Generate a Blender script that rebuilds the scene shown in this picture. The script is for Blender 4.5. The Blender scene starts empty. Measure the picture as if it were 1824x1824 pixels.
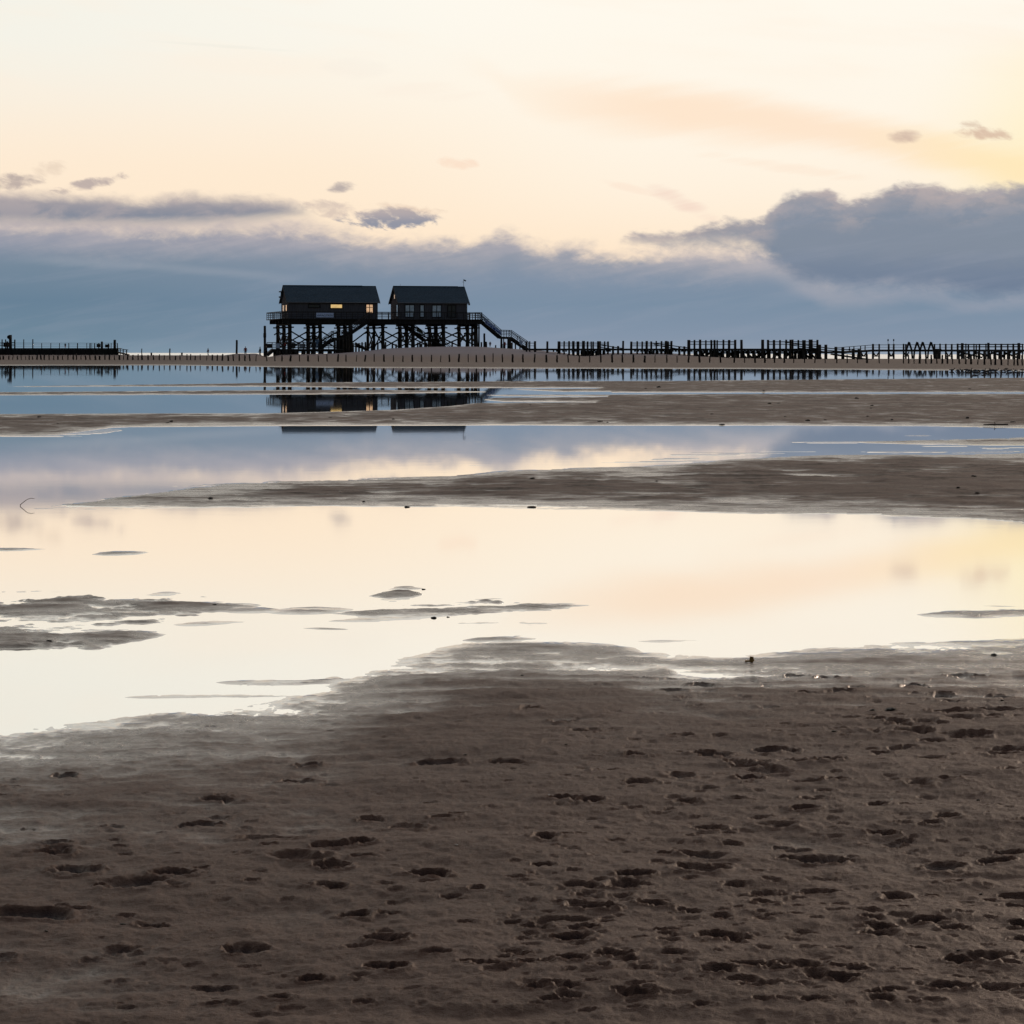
import bpy, bmesh, math, random
import numpy as np
from mathutils import Vector, Matrix

S = bpy.context.scene
C = S.collection
rnd = random.Random(7)
F = 5250.0          # focal length of the photograph in its own pixels
CAMH = 1.0          # height of the lens above the water level
CX, HY0, ROLL = 912.0, 629.7, 0.0019

# ------------------------------------------------------------------ camera
cam = bpy.data.cameras.new('camera'); camo = bpy.data.objects.new('camera', cam); C.objects.link(camo)
cam.sensor_width = 36; cam.lens = F/1824*36
cam.shift_y = -(912-HY0)/1824
cam.clip_start = 0.1; cam.clip_end = 100000
camo.matrix_world = Matrix.Translation((0, 0, CAMH)) @ Matrix.Rotation(math.radians(90), 4, 'X') @ Matrix.Rotation(ROLL, 4, 'Z')
S.camera = camo
S.render.resolution_x = 1024; S.render.resolution_y = 1024
S.view_settings.view_transform = 'Standard'; S.view_settings.look = 'None'
S.view_settings.exposure = 0.0; S.view_settings.gamma = 1.0

# ------------------------------------------------------------------ node expression helper
class NT:
    def __init__(s, tree): s.t = tree; s.n = tree.nodes; s.l = tree.links
    def node(s, typ, **kw):
        n = s.n.new(typ)
        for k, v in kw.items(): setattr(n, k, v)
        return n
    def put(s, sock, v):
        if isinstance(v, E): s.l.new(v.s, sock)
        elif isinstance(v, bpy.types.NodeSocket): s.l.new(v, sock)
        else: sock.default_value = v
    def math(s, op, *a, clamp=False):
        n = s.node('ShaderNodeMath', operation=op); n.use_clamp = clamp
        for i, v in enumerate(a): s.put(n.inputs[i], v)
        return E(s, n.outputs[0])
    def smooth(s, v, a, b):
        n = s.node('ShaderNodeMapRange', interpolation_type='SMOOTHSTEP')
        s.put(n.inputs['Value'], v); n.inputs['From Min'].default_value = a; n.inputs['From Max'].default_value = b
        return E(s, n.outputs[0])
    def lin(s, v, a, b, c=0.0, d=1.0):
        n = s.node('ShaderNodeMapRange')
        s.put(n.inputs['Value'], v); n.inputs['From Min'].default_value = a; n.inputs['From Max'].default_value = b
        n.inputs['To Min'].default_value = c; n.inputs['To Max'].default_value = d
        return E(s, n.outputs[0])
    def vec(s, x, y, z=0.0):
        n = s.node('ShaderNodeCombineXYZ')
        for i, v in enumerate((x, y, z)): s.put(n.inputs[i], v)
        return n.outputs[0]
    def noise(s, v, scale=1.0, detail=4, rough=0.55, dist=0.0):
        n = s.node('ShaderNodeTexNoise'); s.put(n.inputs['Vector'], v)
        n.inputs['Scale'].default_value = scale; n.inputs['Detail'].default_value = detail
        n.inputs['Roughness'].default_value = rough; n.inputs['Distortion'].default_value = dist
        return E(s, n.outputs[0])
    def curve(s, v, pts, x0, x1, y0, y1):
        """piecewise curve through pts (x,y) mapped from [x0,x1] to [y0,y1]"""
        n = s.node('ShaderNodeFloatCurve')
        c = n.mapping.curves[0]
        q = [((x-x0)/(x1-x0), (y-y0)/(y1-y0)) for x, y in pts]
        c.points[0].location = q[0]; c.points[1].location = q[-1]
        for p in q[1:-1]: c.points.new(*p)
        n.mapping.update()
        s.put(n.inputs['Value'], (v-x0)*(1/(x1-x0)))
        return E(s, n.outputs[0])*(y1-y0)+y0
    def mix(s, f, a, b):
        n = s.node('ShaderNodeMix', data_type='RGBA')
        s.put(n.inputs[0], f)
        for i, v in ((6, a), (7, b)):
            if isinstance(v, tuple): n.inputs[i].default_value = (*v, 1)
            else: s.put(n.inputs[i], v)
        return n.outputs[2]
    def ramp(s, v, stops):
        n = s.node('ShaderNodeValToRGB'); cr = n.color_ramp
        s.put(n.inputs[0], v)
        cr.elements[0].position = stops[0][0]; cr.elements[0].color = (*stops[0][1], 1)
        cr.elements[1].position = stops[-1][0]; cr.elements[1].color = (*stops[-1][1], 1)
        for p, c in stops[1:-1]:
            e = cr.elements.new(p); e.color = (*c, 1)
        return n.outputs[0]
class E:
    def __init__(s, nt, sock): s.nt = nt; s.s = sock
    def __add__(a, b): return a.nt.math('ADD', a, b)
    __radd__ = __add__
    def __sub__(a, b): return a.nt.math('SUBTRACT', a, b)
    def __rsub__(a, b): return a.nt.math('SUBTRACT', b, a)
    def __mul__(a, b): return a.nt.math('MULTIPLY', a, b)
    __rmul__ = __mul__
    def __truediv__(a, b): return a.nt.math('DIVIDE', a, b)

def lin(r, g, b):
    f = lambda c: (c/255/12.92) if c/255 < 0.04045 else ((c/255+0.055)/1.055)**2.4
    return (f(r), f(g), f(b))

# ------------------------------------------------------------------ sky (direction based)
SUN_AZ, SUN_EL = math.radians(26), math.radians(6)
W = bpy.data.worlds.new('World'); S.world = W; W.use_nodes = True
W.node_tree.nodes.clear()
n = NT(W.node_tree)
tc = n.node('ShaderNodeTexCoord'); sx = n.node('ShaderNodeSeparateXYZ')
n.l.new(tc.outputs['Generated'], sx.inputs[0])
dx, dy_, dz = (E(n, sx.outputs[i]) for i in range(3))
az = n.math('ARCTAN2', dx, dy_)
el = n.math('ARCSINE', dz)
U = az*F+CX
Yp = (U-CX)*ROLL+HY0-n.math('TANGENT', n.math('MINIMUM', el, 1.45))*F        # the cloud chart is laid out in arc units of 1/5250 rad
XA, XB = -1200.0, 3000.0
Uc = n.math('MINIMUM', n.math('MAXIMUM', U, XA), XB)
def cv(pts, y0=0.0, y1=700.0):
    pts = [(XA, pts[0][1])]+pts+[(XB, pts[-1][1])]
    return n.curve(Uc, pts, XA, XB, y0, y1)
def band(v, a, b): return n.smooth(v, a, b)
# clear sky
t = n.lin(Yp, 630, -4000)
def pos(y): return (630-y)/4630
clear = n.ramp(t, [(0, (.92, .66, .50)), (pos(430), (1.0, .80, .595)), (pos(300), (1.0, .845, .665)), (pos(170), (1.0, .91, .78)),
                   (pos(40), (1.0, .955, .86)), (pos(-200), (1.04, 1.0, .92)), (pos(-600), (1.06, .98, .90)), (pos(-1500), (.66, .57, .54)), (1, (.34, .30, .33))])
leftw = n.smooth(Uc, 1150, -100)*n.smooth(Yp, 620, 0)
clear = n.mix(leftw*0.9, clear, n.mix(n.smooth(Yp, 330, 60), (.98, .80, .62), (.90, .885, .80)))
cw = n.smooth(Uc, 500, 1250)*n.smooth(Yp, 520, 250)
clear = n.mix(cw*0.6, clear, (1.0, .94, .83))
# faint high veil
vn = n.noise(n.vec(U*(1/520), Yp*(1/90)+U*(-1/900), 3.1), 1, 4, .5)
clear = n.mix(n.smooth(vn, .46, .68)*n.smooth(Yp, 330, 60)*0.38, clear, (1.0, .86, .72))
# yellow glow to the right
gl = n.smooth(Uc, 1560, 2000)*n.smooth(Yp, 60, 260)
clear = n.mix(gl*0.8, clear, (1.0, .86, .47))
gl2 = n.smooth(Uc, 1640, 2000)*n.smooth(Yp, 210, 130)*n.smooth(Yp, 40, 120)
clear = n.mix(gl2*0.5, clear, (1.0, .86, .55))
sky = clear
NA = n.noise(n.vec(U*(1/95), Yp*(1/48)+U*(1/400), 0.0), 1, 6, .62, .3)      # billowing
NB = n.noise(n.vec(U*(1/260), Yp*(1/26)+U*(1/150), 5.0), 1, 5, .6, .4)       # streaks
NC = n.noise(n.vec(U*(1/34), Yp*(1/17)-U*(1/90), 9.0), 1, 5, .6, .3)        # wisps
# peach cirrus band
cc = cv([(820, 110), (930, 165), (1050, 185), (1300, 208), (1600, 258), (1824, 310), (2200, 420)])
ct = n.math('MAXIMUM', cv([(820, 20), (930, 36), (1050, 52), (1300, 52), (1500, 40), (1700, 40), (1824, 48), (2200, 70)], 0, 100), 3.0)
d1 = n.math('ABSOLUTE', Yp-cc-(NB-.5)*36)/ct
sky = n.mix(n.smooth(d1, 1.35, .1)*n.smooth(U, 760, 1200)*.80, sky, n.mix(n.smooth(Uc, 1450, 1800), (.99, .765, .575), (1.0, .80, .48)))
def blob(sky, cx, cy, rx, ry, col, amt, wob=1.6, slope=0.0, nz=None, soft=1.15):
    a = (U-cx)*(1/rx); b = (Yp-cy-(U-cx)*slope)*(1/ry)
    r = a*a+b*b
    m = 1.0-r+((nz or NC)-.5)*wob*2
    return n.mix(n.smooth(m, 0.05, soft)*amt, sky, col)
sky = blob(sky, 815, 291, 46, 13, (.93, .64, .48), .45, 1.2, .1)
sky = blob(sky, 1215, 362, 70, 22, (.86, .62, .53), .55, 1.2, .42, NB)
sky = blob(sky, 1120, 335, 60, 9, (.95, .72, .58), .35, 1.2, .25, NB)
sky = blob(sky, 1400, 300, 160, 14, (.97, .76, .60), .4, 1.2, .15, NB)
sky = blob(sky, 640, 125, 70, 22, (.93, .86, .76), .4, 1.3, .1, NB)
sky = blob(sky, 760, 165, 120, 22, (.96, .82, .70), .25, 1.3, .05, NB)
sky = blob(sky, 400, 85, 170, 4, (.80, .80, .72), .3, .8, .06, NB)
sky = blob(sky, 1607, 247, 36, 15, lin(205, 180, 165), .85, .7)
sky = blob(sky, 1745, 243, 56, 15, lin(208, 175, 155), .75, 1.5, .1)
sky = blob(sky, 1722, 228, 24, 12, lin(210, 185, 165), .7, 1.3)
g1 = lin(150, 142, 150)
sky = blob(sky, 30, 327, 62, 18, lin(165, 152, 152), .75, 1.2, -.1)
sky = blob(sky, 95, 305, 38, 18, lin(225, 205, 185), .6, 1.4, -.1)
sky = blob(sky, 165, 330, 80, 12, lin(165, 152, 155), .75, 1.4, -.22)
sky = blob(sky, 610, 333, 30, 12, g1, .75, 1.1, -.1)
sky = blob(sky, 590, 372, 60, 20, lin(195, 178, 172), .6, 1.4, .1)
sky = blob(sky, 730, 372, 70, 10, lin(215, 190, 172), .5, 1.5, .1)
# low bank across the whole horizon
e1 = cv([(0, 386), (300, 396), (520, 396), (600, 408), (760, 421), (870, 421), (895, 408), (940, 426), (1010, 432), (1110, 441), (1200, 438), (1330, 440), (1450, 446), (1824, 455)])
m1 = Yp-e1+(NA-.5)*64+(NC-.5)*30
bankn = n.smooth(NB, .3, .72)
bcol = n.ramp(n.lin(Yp, 380, 640), [(0, lin(178, 170, 176)), (.16, lin(150, 152, 166)), (.30, lin(138, 148, 164)), (.45, lin(128, 144, 164)), (.62, lin(122, 142, 163)), (.85, lin(132, 148, 168)), (1, lin(146, 158, 172))])
bcolL = n.ramp(n.lin(Yp, 380, 640), [(0, lin(172, 165, 172)), (.2, lin(140, 148, 165)), (.35, lin(118, 137, 155)), (.6, lin(104, 129, 150)), (.85, lin(110, 135, 154)), (1, lin(125, 150, 168))])
bcol = n.mix(n.smooth(Uc, 900, 0), bcol, bcolL)
edge = n.smooth(m1, 85, 0)
bcol = n.mix(edge*(bankn*.45+.22), bcol, lin(200, 188, 186))
st = n.math('ABSOLUTE', Yp-cv([(0, 466), (200, 470), (380, 485), (520, 496), (700, 506), (1824, 520)])-(NB-.5)*16)
bcol = n.mix(n.smooth(st, 13, 0)*n.smooth(U, 620, 420)*n.smooth(U, 0, 120)*.16, bcol, lin(185, 185, 192))
bcol = n.mix(n.smooth(NB, .45, .7)*.12, bcol, lin(160, 165, 180))
sky = n.mix(n.smooth(m1, -10, 34), sky, bcol)
# pale glow strip under the right-hand cloud
pg = n.math('ABSOLUTE', Yp-cv([(1100, 455), (1230, 452), (1330, 462), (1420, 490), (1500, 530), (1700, 545), (1824, 535)])-(NA-.5)*26)
sky = n.mix(n.smooth(pg, 40, 0)*n.smooth(U, 1130, 1230)*n.smooth(U, 1640, 1320)*.26, sky, lin(212, 198, 194))
pg2 = n.math('ABSOLUTE', Yp-cv([(1100, 480), (1400, 512), (1500, 532), (1640, 528), (1720, 545), (1824, 540)])-(NC-.5)*16)
sky = n.mix(n.smooth(pg2, 22, 0)*n.smooth(U, 1380, 1440)*.2, sky, lin(185, 178, 185))
# upper cloud on the left
hz_ = n.math('ABSOLUTE', Yp-cv([(-200, 402), (0, 403), (300, 404), (520, 400), (620, 408), (1824, 408)])-(NB-.5)*12)
sky = n.mix(n.smooth(hz_, 20, 0)*n.smooth(U, 660, 470)*.55, sky, lin(196, 184, 183))
e2 = cv([(-200, 334), (0, 340), (180, 344), (250, 352), (330, 343), (430, 345), (500, 352), (555, 372), (590, 395), (640, 420)])
e2b = cv([(-200, 402), (0, 402), (200, 404), (400, 400), (550, 388), (590, 392), (640, 400)])
m2 = Yp-e2+(NA-.5)*30+(NC-.5)*18
m2b = e2b-Yp+(NB-.5)*14
al2 = n.smooth(m2, -6, 26)*n.smooth(m2b, -8, 20)*n.smooth(U, 610, 520)
c2 = n.mix(n.smooth(Yp, 350, 395), lin(160, 154, 160), lin(118, 130, 150))
c2 = n.mix(n.smooth(NA, .42, .62)*.55, c2, lin(176, 166, 168))
sky = n.mix(al2*.95, sky, c2)
# detached grey cloud
a_ = (U-703)*(1/88); b_ = (Yp-388-(NC-.5)*20)*(1/20)
mm = 1.0-(a_*a_+b_*b_)+(NC-.5)*3.2+(NA-.5)*2.6
sky = n.mix(n.smooth(mm, .0, 1.1)*.95, sky, n.mix(n.smooth(Yp, 375, 400), lin(176, 166, 168), lin(138, 143, 160)))
# large cloud on the right
e3 = cv([(1085, 440), (1110, 418), (1160, 409), (1220, 405), (1290, 388), (1360, 382), (1385, 352), (1430, 336), (1475, 340), (1500, 352), (1560, 338), (1620, 326), (1720, 338), (1780, 330), (1824, 326), (2200, 300)])
e3b = cv([(1085, 420), (1110, 431), (1190, 441), (1330, 440), (1380, 472), (1430, 500), (1500, 512), (1600, 512), (1680, 520), (1760, 534), (1824, 528), (2200, 540)])
m3 = Yp-e3+(NA-.5)*44+(NC-.5)*30
m3b = e3b-Yp+(NA-.5)*34+(NC-.5)*18
al3 = n.smooth(m3, -4, 18)*n.smooth(m3b, -14, 26)
c3 = n.mix(n.smooth(m3, 2, 55), lin(160, 156, 162), lin(124, 137, 155))
c3 = n.mix(n.smooth(Yp, 430, 530)*.8, c3, lin(108, 124, 148))
c3 = n.mix(n.smooth(NA, .44, .62)*n.smooth(m3, 85, 8)*.75, c3, lin(188, 174, 172))
c3 = n.mix(n.smooth(NB, .42, .7)*.3, c3, lin(138, 148, 166))
sky = n.mix(al3*.97, sky, c3)
# away from the afterglow the dusk dome is dim and bluish: a low-sun Nishita sky
nish = n.node('ShaderNodeTexSky', sky_type='NISHITA'); nish.sun_disc = False
nish.sun_elevation = SUN_EL; nish.sun_rotation = SUN_AZ; nish.air_density = 1.5; nish.dust_density = 2.0
vm = n.node('ShaderNodeVectorMath', operation='SCALE'); n.l.new(nish.outputs[0], vm.inputs[0]); vm.inputs['Scale'].default_value = 1.0
vt = n.node('ShaderNodeVectorMath', operation='MULTIPLY'); n.l.new(vm.outputs[0], vt.inputs[0]); vt.inputs[1].default_value = (.060, .078, .125)
absaz = n.math('ABSOLUTE', az)
frontw = n.smooth(absaz, 2.1, .5)
up = n.smooth(el, 1.45, .75)
sky = n.mix(frontw*up, vt.outputs[0], sky)
bg = n.node('ShaderNodeBackground'); n.l.new(sky, bg.inputs[0]); bg.inputs[1].default_value = 1.0
wo = n.node('ShaderNodeOutputWorld'); n.l.new(bg.outputs[0], wo.inputs[0])

# ------------------------------------------------------------------ sun (veiled, low, outside the frame to the right)
sl = bpy.data.lights.new('sun', 'SUN'); sl.energy = 1.25; sl.angle = math.radians(10); sl.color = (1, .76, .58)
so = bpy.data.objects.new('sun', sl); C.objects.link(so)
sd = Vector((math.sin(SUN_AZ)*math.cos(SUN_EL), math.cos(SUN_AZ)*math.cos(SUN_EL), math.sin(SUN_EL)))
so.rotation_euler = (-sd).to_track_quat('-Z', 'Y').to_euler(); so.location = sd*200

# ------------------------------------------------------------------ projection helpers
def hy(px): return HY0+ROLL*(px-CX)
def WP(px, py, Y): return Vector(((px-CX)/F*Y, Y, CAMH+(hy(px)-py)*Y/F))
def interp(x, pts): return float(np.interp(x, [p[0] for p in pts], [p[1] for p in pts]))

# ------------------------------------------------------------------ materials
def mat(name, col, rough=.8, spec=.3, var=.3, scale=6.0, stretch=(1, 1, 1), bump=0.0, metallic=0.0):
    m = bpy.data.materials.new(name); m.use_nodes = True
    q = NT(m.node_tree); b = m.node_tree.nodes['Principled BSDF']
    t = q.node('ShaderNodeTexCoord'); mp = q.node('ShaderNodeMapping'); q.l.new(t.outputs['Object'], mp.inputs[0])
    mp.inputs['Scale'].default_value = stretch
    nz = q.noise(mp.outputs[0], scale, 5, .6)
    c = q.mix(q.smooth(nz, .3, .7), tuple(x*(1-var) for x in col), tuple(min(1, x*(1+var)) for x in col))
    q.l.new(c, b.inputs['Base Color']); b.inputs['Roughness'].default_value = rough
    b.inputs['Specular IOR Level'].default_value = spec; b.inputs['Metallic'].default_value = metallic
    if bump:
        bp = q.node('ShaderNodeBump'); bp.inputs['Strength'].default_value = bump; bp.inputs['Distance'].default_value = .02
        q.put(bp.inputs['Height'], nz); q.l.new(bp.outputs[0], b.inputs['Normal'])
    return m
def emis(name, col, strength):
    m = bpy.data.materials.new(name); m.use_nodes = True
    q = NT(m.node_tree); b = m.node_tree.nodes['Principled BSDF']
    t = q.node('ShaderNodeTexCoord'); nz = q.noise(t.outputs['Object'], 1.6, 2, .5)
    q.l.new(q.mix(q.smooth(nz, .3, .7), tuple(x*.65 for x in col), col), b.inputs['Emission Color'])
    b.inputs['Emission Strength'].default_value = strength; b.inputs['Base Color'].default_value = (*col, 1)
    return m
M = dict(
    wood=mat('tarred_wood', (.030, .024, .020), .9, .15, .4, 3, (1, 1, .15), .3),
    plank=mat('weathered_plank', (.055, .043, .038), .85, .2, .4, 4, (1, 1, .3), .3),
    wall=mat('stained_wall_boards', (.13, .11, .115), .85, .2, .35, 5, (3, 3, .12), .3),
    trim=mat('dark_trim', (.025, .02, .022), .8, .2, .2),
    roof=mat('slate_roof', (.048, .078, .105), .75, .25, .3, 4, (1, 1, 1), .2),
    metal=mat('grey_metal', (.12, .12, .13), .5, .5, .2, 8, (1, 1, 1), 0, .8),
    glass=mat('window_glass', (.05, .07, .085), .06, .8, .15),
    pale=mat('pale_glass', (.75, .80, .86), .15, .6, .15, 2),
    lit=emis('lamplit_window', (1.0, .66, .26), .68),
    lit2=emis('lamplit_glazing', (1.0, .62, .36), .62), lit3=emis('dim_glazing', (1.0, .7, .5), .26),
    sign=mat('sign_board', (.72, .76, .95), .6, .3, .06),
    ink=mat('sign_ink', (.02, .05, .12), .6, .3, .1),
    banner=mat('banner_cloth', (.42, .48, .66), .8, .2, .5, 2.2),
    bannerink=mat('banner_print', (.05, .09, .30), .8, .2, .3, 3),
    green=mat('green_cloth', (.26, .36, .30), .8, .2, .3, 3),
    white=mat('pale_canvas', (.55, .58, .66), .8, .2, .15, 3),
    post=mat('old_post_wood', (.045, .034, .028), .9, .15, .5, 9, (1, 1, .3), .4),
    skin=mat('skin', (.35, .2, .14), .6, .3, .1), hair=mat('hair', (.03, .02, .015), .8, .2, .3),
    weed=mat('dark_weed', (.022, .017, .012), .7, .3, .5, 60, (1, 1, 1), .4),
    twig=mat('dry_twig', (.10, .055, .03), .8, .2, .3, 60),
    straw=mat('rusty_leaf', (.30, .15, .04), .7, .3, .3, 60),
    shell=mat('pale_shell', (.5, .45, .38), .4, .4, .2, 80),
    feather=mat('dark_feathers', (.035, .032, .035), .8, .2, .4, 20), beak=mat('beak', (.30, .16, .05), .5, .4, .1),
)
def cloth(name, col): return mat(name, col, .9, .15, .2, 8)
# sand
def sand_material():
    m = bpy.data.materials.new('beach_sand'); m.use_nodes = True
    q = NT(m.node_tree); b = m.node_tree.nodes['Principled BSDF']
    g = q.node('ShaderNodeNewGeometry'); s = q.node('ShaderNodeSeparateXYZ'); q.l.new(g.outputs['Position'], s.inputs[0])
    x, y, z = (E(q, s.outputs[i]) for i in range(3))
    P = g.outputs['Position']
    big = q.noise(P, .9, 4, .6); fine = q.noise(P, 9, 6, .65); grain = q.noise(P, 420, 3, .7); mid = q.noise(P, 45, 4, .65)
    st_ = q.node('ShaderNodeMapping'); q.l.new(P, st_.inputs[0]); st_.inputs['Scale'].default_value = (1.0, 2.4, 1)
    strk = q.noise(st_.outputs[0], 2.2, 6, .62, .4)
    zz = z+(fine-.5)*.004+(strk-.5)*.030+(big-.5)*.004
    dry = q.smooth(zz, .004, .026)
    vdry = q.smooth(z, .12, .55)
    base = q.mix(dry, (.056, .031, .024), (.084, .041, .028))
    base = q.mix(q.smooth(big, .38, .66)*.35, base, (.058, .032, .024))
    base = q.mix(q.smooth(mid, .35, .7)*.35, base, (.125, .070, .052))
    mot = q.noise(P, 2.6, 5, .68, .6); mot2 = q.noise(P, .35, 3, .6)
    mm_ = q.smooth(mot, .47, .60)*q.smooth(mot2, .36, .56)*(1-vdry)*q.smooth(y, 10, 16)
    base = q.mix(mm_*.8, base, (.030, .020, .017))
    base = q.mix(q.smooth(grain, .42, .7)*.55, base, (.040, .021, .015))
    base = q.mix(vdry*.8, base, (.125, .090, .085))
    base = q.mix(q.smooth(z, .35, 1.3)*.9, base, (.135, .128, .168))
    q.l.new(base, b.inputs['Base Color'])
    r = q.smooth(zz, .000, .020)*.46+.16+vdry*.2
    q.put(b.inputs['Roughness'], r)
    q.put(b.inputs['Specular IOR Level'], q.math('SUBTRACT', .42, dry*.30)*(1-mm_*dry*.75))
    q.l.new(q.mix(dry, (1, .95, .92), (1, .60, .46)), b.inputs['Specular Tint'])
    zf = z+(fine-.5)*.003+(strk-.5)*.012
    q.put(b.inputs['Coat Weight'], q.smooth(zf, .0048, .0))
    b.inputs['Coat Roughness'].default_value = .06; b.inputs['Coat IOR'].default_value = 1.36
    bp = q.node('ShaderNodeBump'); bp.inputs['Strength'].default_value = 1.0; bp.inputs['Distance'].default_value = .006
    mid2 = q.noise(P, 130, 4, .7)
    q.put(bp.inputs['Height'], fine*.6+mid*.7+mid2*.5+grain*.4)
    q.l.new(bp.outputs[0], b.inputs['Normal'])
    return m
def water_material(name, rough, bumpd, sc, body, fr0, fr1):
    m = bpy.data.materials.new(name); m.use_nodes = True
    q = NT(m.node_tree); q.n.clear()
    out = q.node('ShaderNodeOutputMaterial')
    g = q.node('ShaderNodeNewGeometry')
    mp = q.node('ShaderNodeMapping'); q.l.new(g.outputs['Position'], mp.inputs[0]); mp.inputs['Scale'].default_value = sc
    nz = q.noise(mp.outputs[0], 1, 3, .5)
    bp = q.node('ShaderNodeBump'); bp.inputs['Strength'].default_value = 1; bp.inputs['Distance'].default_value = bumpd
    q.put(bp.inputs['Height'], nz)
    dif = q.node('ShaderNodeBsdfDiffuse'); dif.inputs[0].default_value = (*body, 1)
    gl = q.node('ShaderNodeBsdfGlossy'); gs = q.node('ShaderNodeSeparateXYZ'); q.l.new(g.outputs['Position'], gs.inputs[0]); q.put(gl.inputs['Roughness'], q.lin(E(q, gs.outputs[1]), 12, 30, rough*2.3, rough));  gl.inputs[0].default_value = (1, .99, .97, 1)
    q.l.new(bp.outputs[0], gl.inputs['Normal'])
    fr = q.node('ShaderNodeFresnel'); fr.inputs[0].default_value = 1.34
    mx = q.node('ShaderNodeMixShader'); q.put(mx.inputs[0], q.lin(E(q, fr.outputs[0]), 0, .75, fr0, fr1))
    q.l.new(dif.outputs[0], mx.inputs[1]); q.l.new(gl.outputs[0], mx.inputs[2]); q.l.new(mx.outputs[0], out.inputs[0])
    return m

# ------------------------------------------------------------------ terrain in numpy
rng = np.random.RandomState(11)
_L = [rng.rand(256, 256) for _ in range(8)]
def vn(x, y, k=0):
    L = _L[k % 8]
    xi = np.floor(x).astype(np.int64); yi = np.floor(y).astype(np.int64)
    fx = x-xi; fy = y-yi
    fx = fx*fx*fx*(fx*(fx*6-15)+10); fy = fy*fy*fy*(fy*(fy*6-15)+10)
    a = L[xi & 255, yi & 255]; b = L[(xi+1) & 255, yi & 255]; c = L[xi & 255, (yi+1) & 255]; d = L[(xi+1) & 255, (yi+1) & 255]
    return (a*(1-fx)+b*fx)*(1-fy)+(c*(1-fx)+d*fx)*fy-.5
def fbm(x, y, o=4, k=0, g=.5):
    s = 0; a = 1.0
    for i in range(o):
        s = s+a*vn(x+i*17.3, y-i*9.1, k+i); x = x*2.03; y = y*2.03; a *= g
    return s
def ip(x, pts): return np.interp(x, [p[0] for p in pts], [p[1] for p in pts])
def sst(v, a, b):
    t = np.clip((v-a)/(b-a), 0, 1); return t*t*(3-2*t)
# sandbars between the pools, each as (upper edge, lower edge) in arc rows of the chart; negative thickness = none
CREST = [(0, 632), (225, 632), (232, 633), (400, 633), (424, 629.6), (457, 630), (475, 636.5), (500, 632), (560, 630.6), (600, 629), (640, 626.5), (660, 624.5), (680, 622), (700, 620.5), (740, 618.6), (780, 617.6), (840, 617.2), (870, 618.6), (900, 620.6), (940, 623), (960, 624), (1000, 628), (1020, 631), (1040, 632.3), (1060, 631.5), (1080, 629), (1150, 628.5), (1180, 628), (1220, 631), (1260, 633.5), (1300, 636), (1400, 638.3), (1480, 639), (1824, 640)]
SHORE = [(0, 651), (150, 651), (300, 650.5), (500, 654), (700, 655.5), (1000, 656.5), (1300, 657), (1500, 658.5), (1824, 661)]
BARS = [
    ([(-400, 688.0), (0, 688.5), (50, 688), (250, 685), (400, 683), (540, 680.8), (740, 680), (920, 679), (1200, 678.6), (1480, 676), (1824, 672.5)],
     [(-400, 687.5), (0, 688), (50, 689), (250, 688.6), (500, 688.8), (700, 691), (920, 691), (1075, 691), (1090, 699), (1824, 699)]),
    ([(900, 694), (1060, 693), (1095, 688), (1824, 684)], [(900, 693), (1000, 697.5), (1824, 698.5)]),
    ([(-400, 699), (0, 699), (300, 696.5), (600, 694.5), (700, 695), (860, 697.5), (870, 699)], [(-400, 704), (0, 704), (300, 703), (500, 702.6), (700, 701), (860, 698.5), (870, 698)]),
    ([(-400, 738), (0, 738), (200, 737), (480, 736.5), (600, 733.5), (700, 730.5), (800, 724), (850, 718.5), (930, 717.5), (1060, 717), (1090, 703), (1300, 702), (1824, 701)],
     [(-400, 779), (0, 778), (100, 776), (150, 769), (200, 762), (240, 760.5), (500, 758.5), (900, 757.5), (1400, 758), (1640, 759), (1824, 762.5)]),
    ([(860, 713), (880, 709), (980, 708), (1095, 707), (1110, 704)], [(860, 712), (900, 715.5), (1000, 715.8), (1110, 717.5)]),
    ([(860, 704), (900, 703.3), (1300, 703), (1400, 703)], [(860, 703.5), (900, 705.5), (1110, 705.8), (1160, 712)]),
    ([(40, 905), (60, 903.8), (100, 898.5), (200, 885), (300, 872), (400, 861), (500, 856), (600, 853.5), (700, 850.5), (800, 848), (850, 843), (900, 837), (1000, 833), (1100, 830.5), (1200, 827), (1300, 819), (1400, 813), (1500, 811), (1824, 807)],
     [(40, 904), (56, 906.3), (70, 906.8), (200, 907), (400, 905), (700, 903.5), (912, 905), (1100, 908), (1240, 911), (1300, 915), (1400, 918), (1600, 922), (1700, 926), (1760, 931), (1824, 936), (2200, 940)]),
    ([(1440, 787.5), (1520, 786), (1640, 784), (1724, 782), (1824, 779)], [(1440, 787), (1520, 789), (1640, 792), (1760, 793.5), (1824, 793.5)]),
    ([(-600, 1300), (0, 1310), (100, 1299), (200, 1284), (300, 1270), (400, 1261), (500, 1248), (560, 1232), (600, 1218), (650, 1200), (700, 1182), (760, 1165), (830, 1150), (900, 1141), (940, 1140), (1000, 1146), (1100, 1152), (1150, 1166), (1200, 1173), (1300, 1174), (1400, 1166), (1500, 1157), (1600, 1150), (1700, 1145), (1824, 1142), (2400, 1120)],
     [(0, 1e6), (1, 1e6)]),
]
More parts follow.
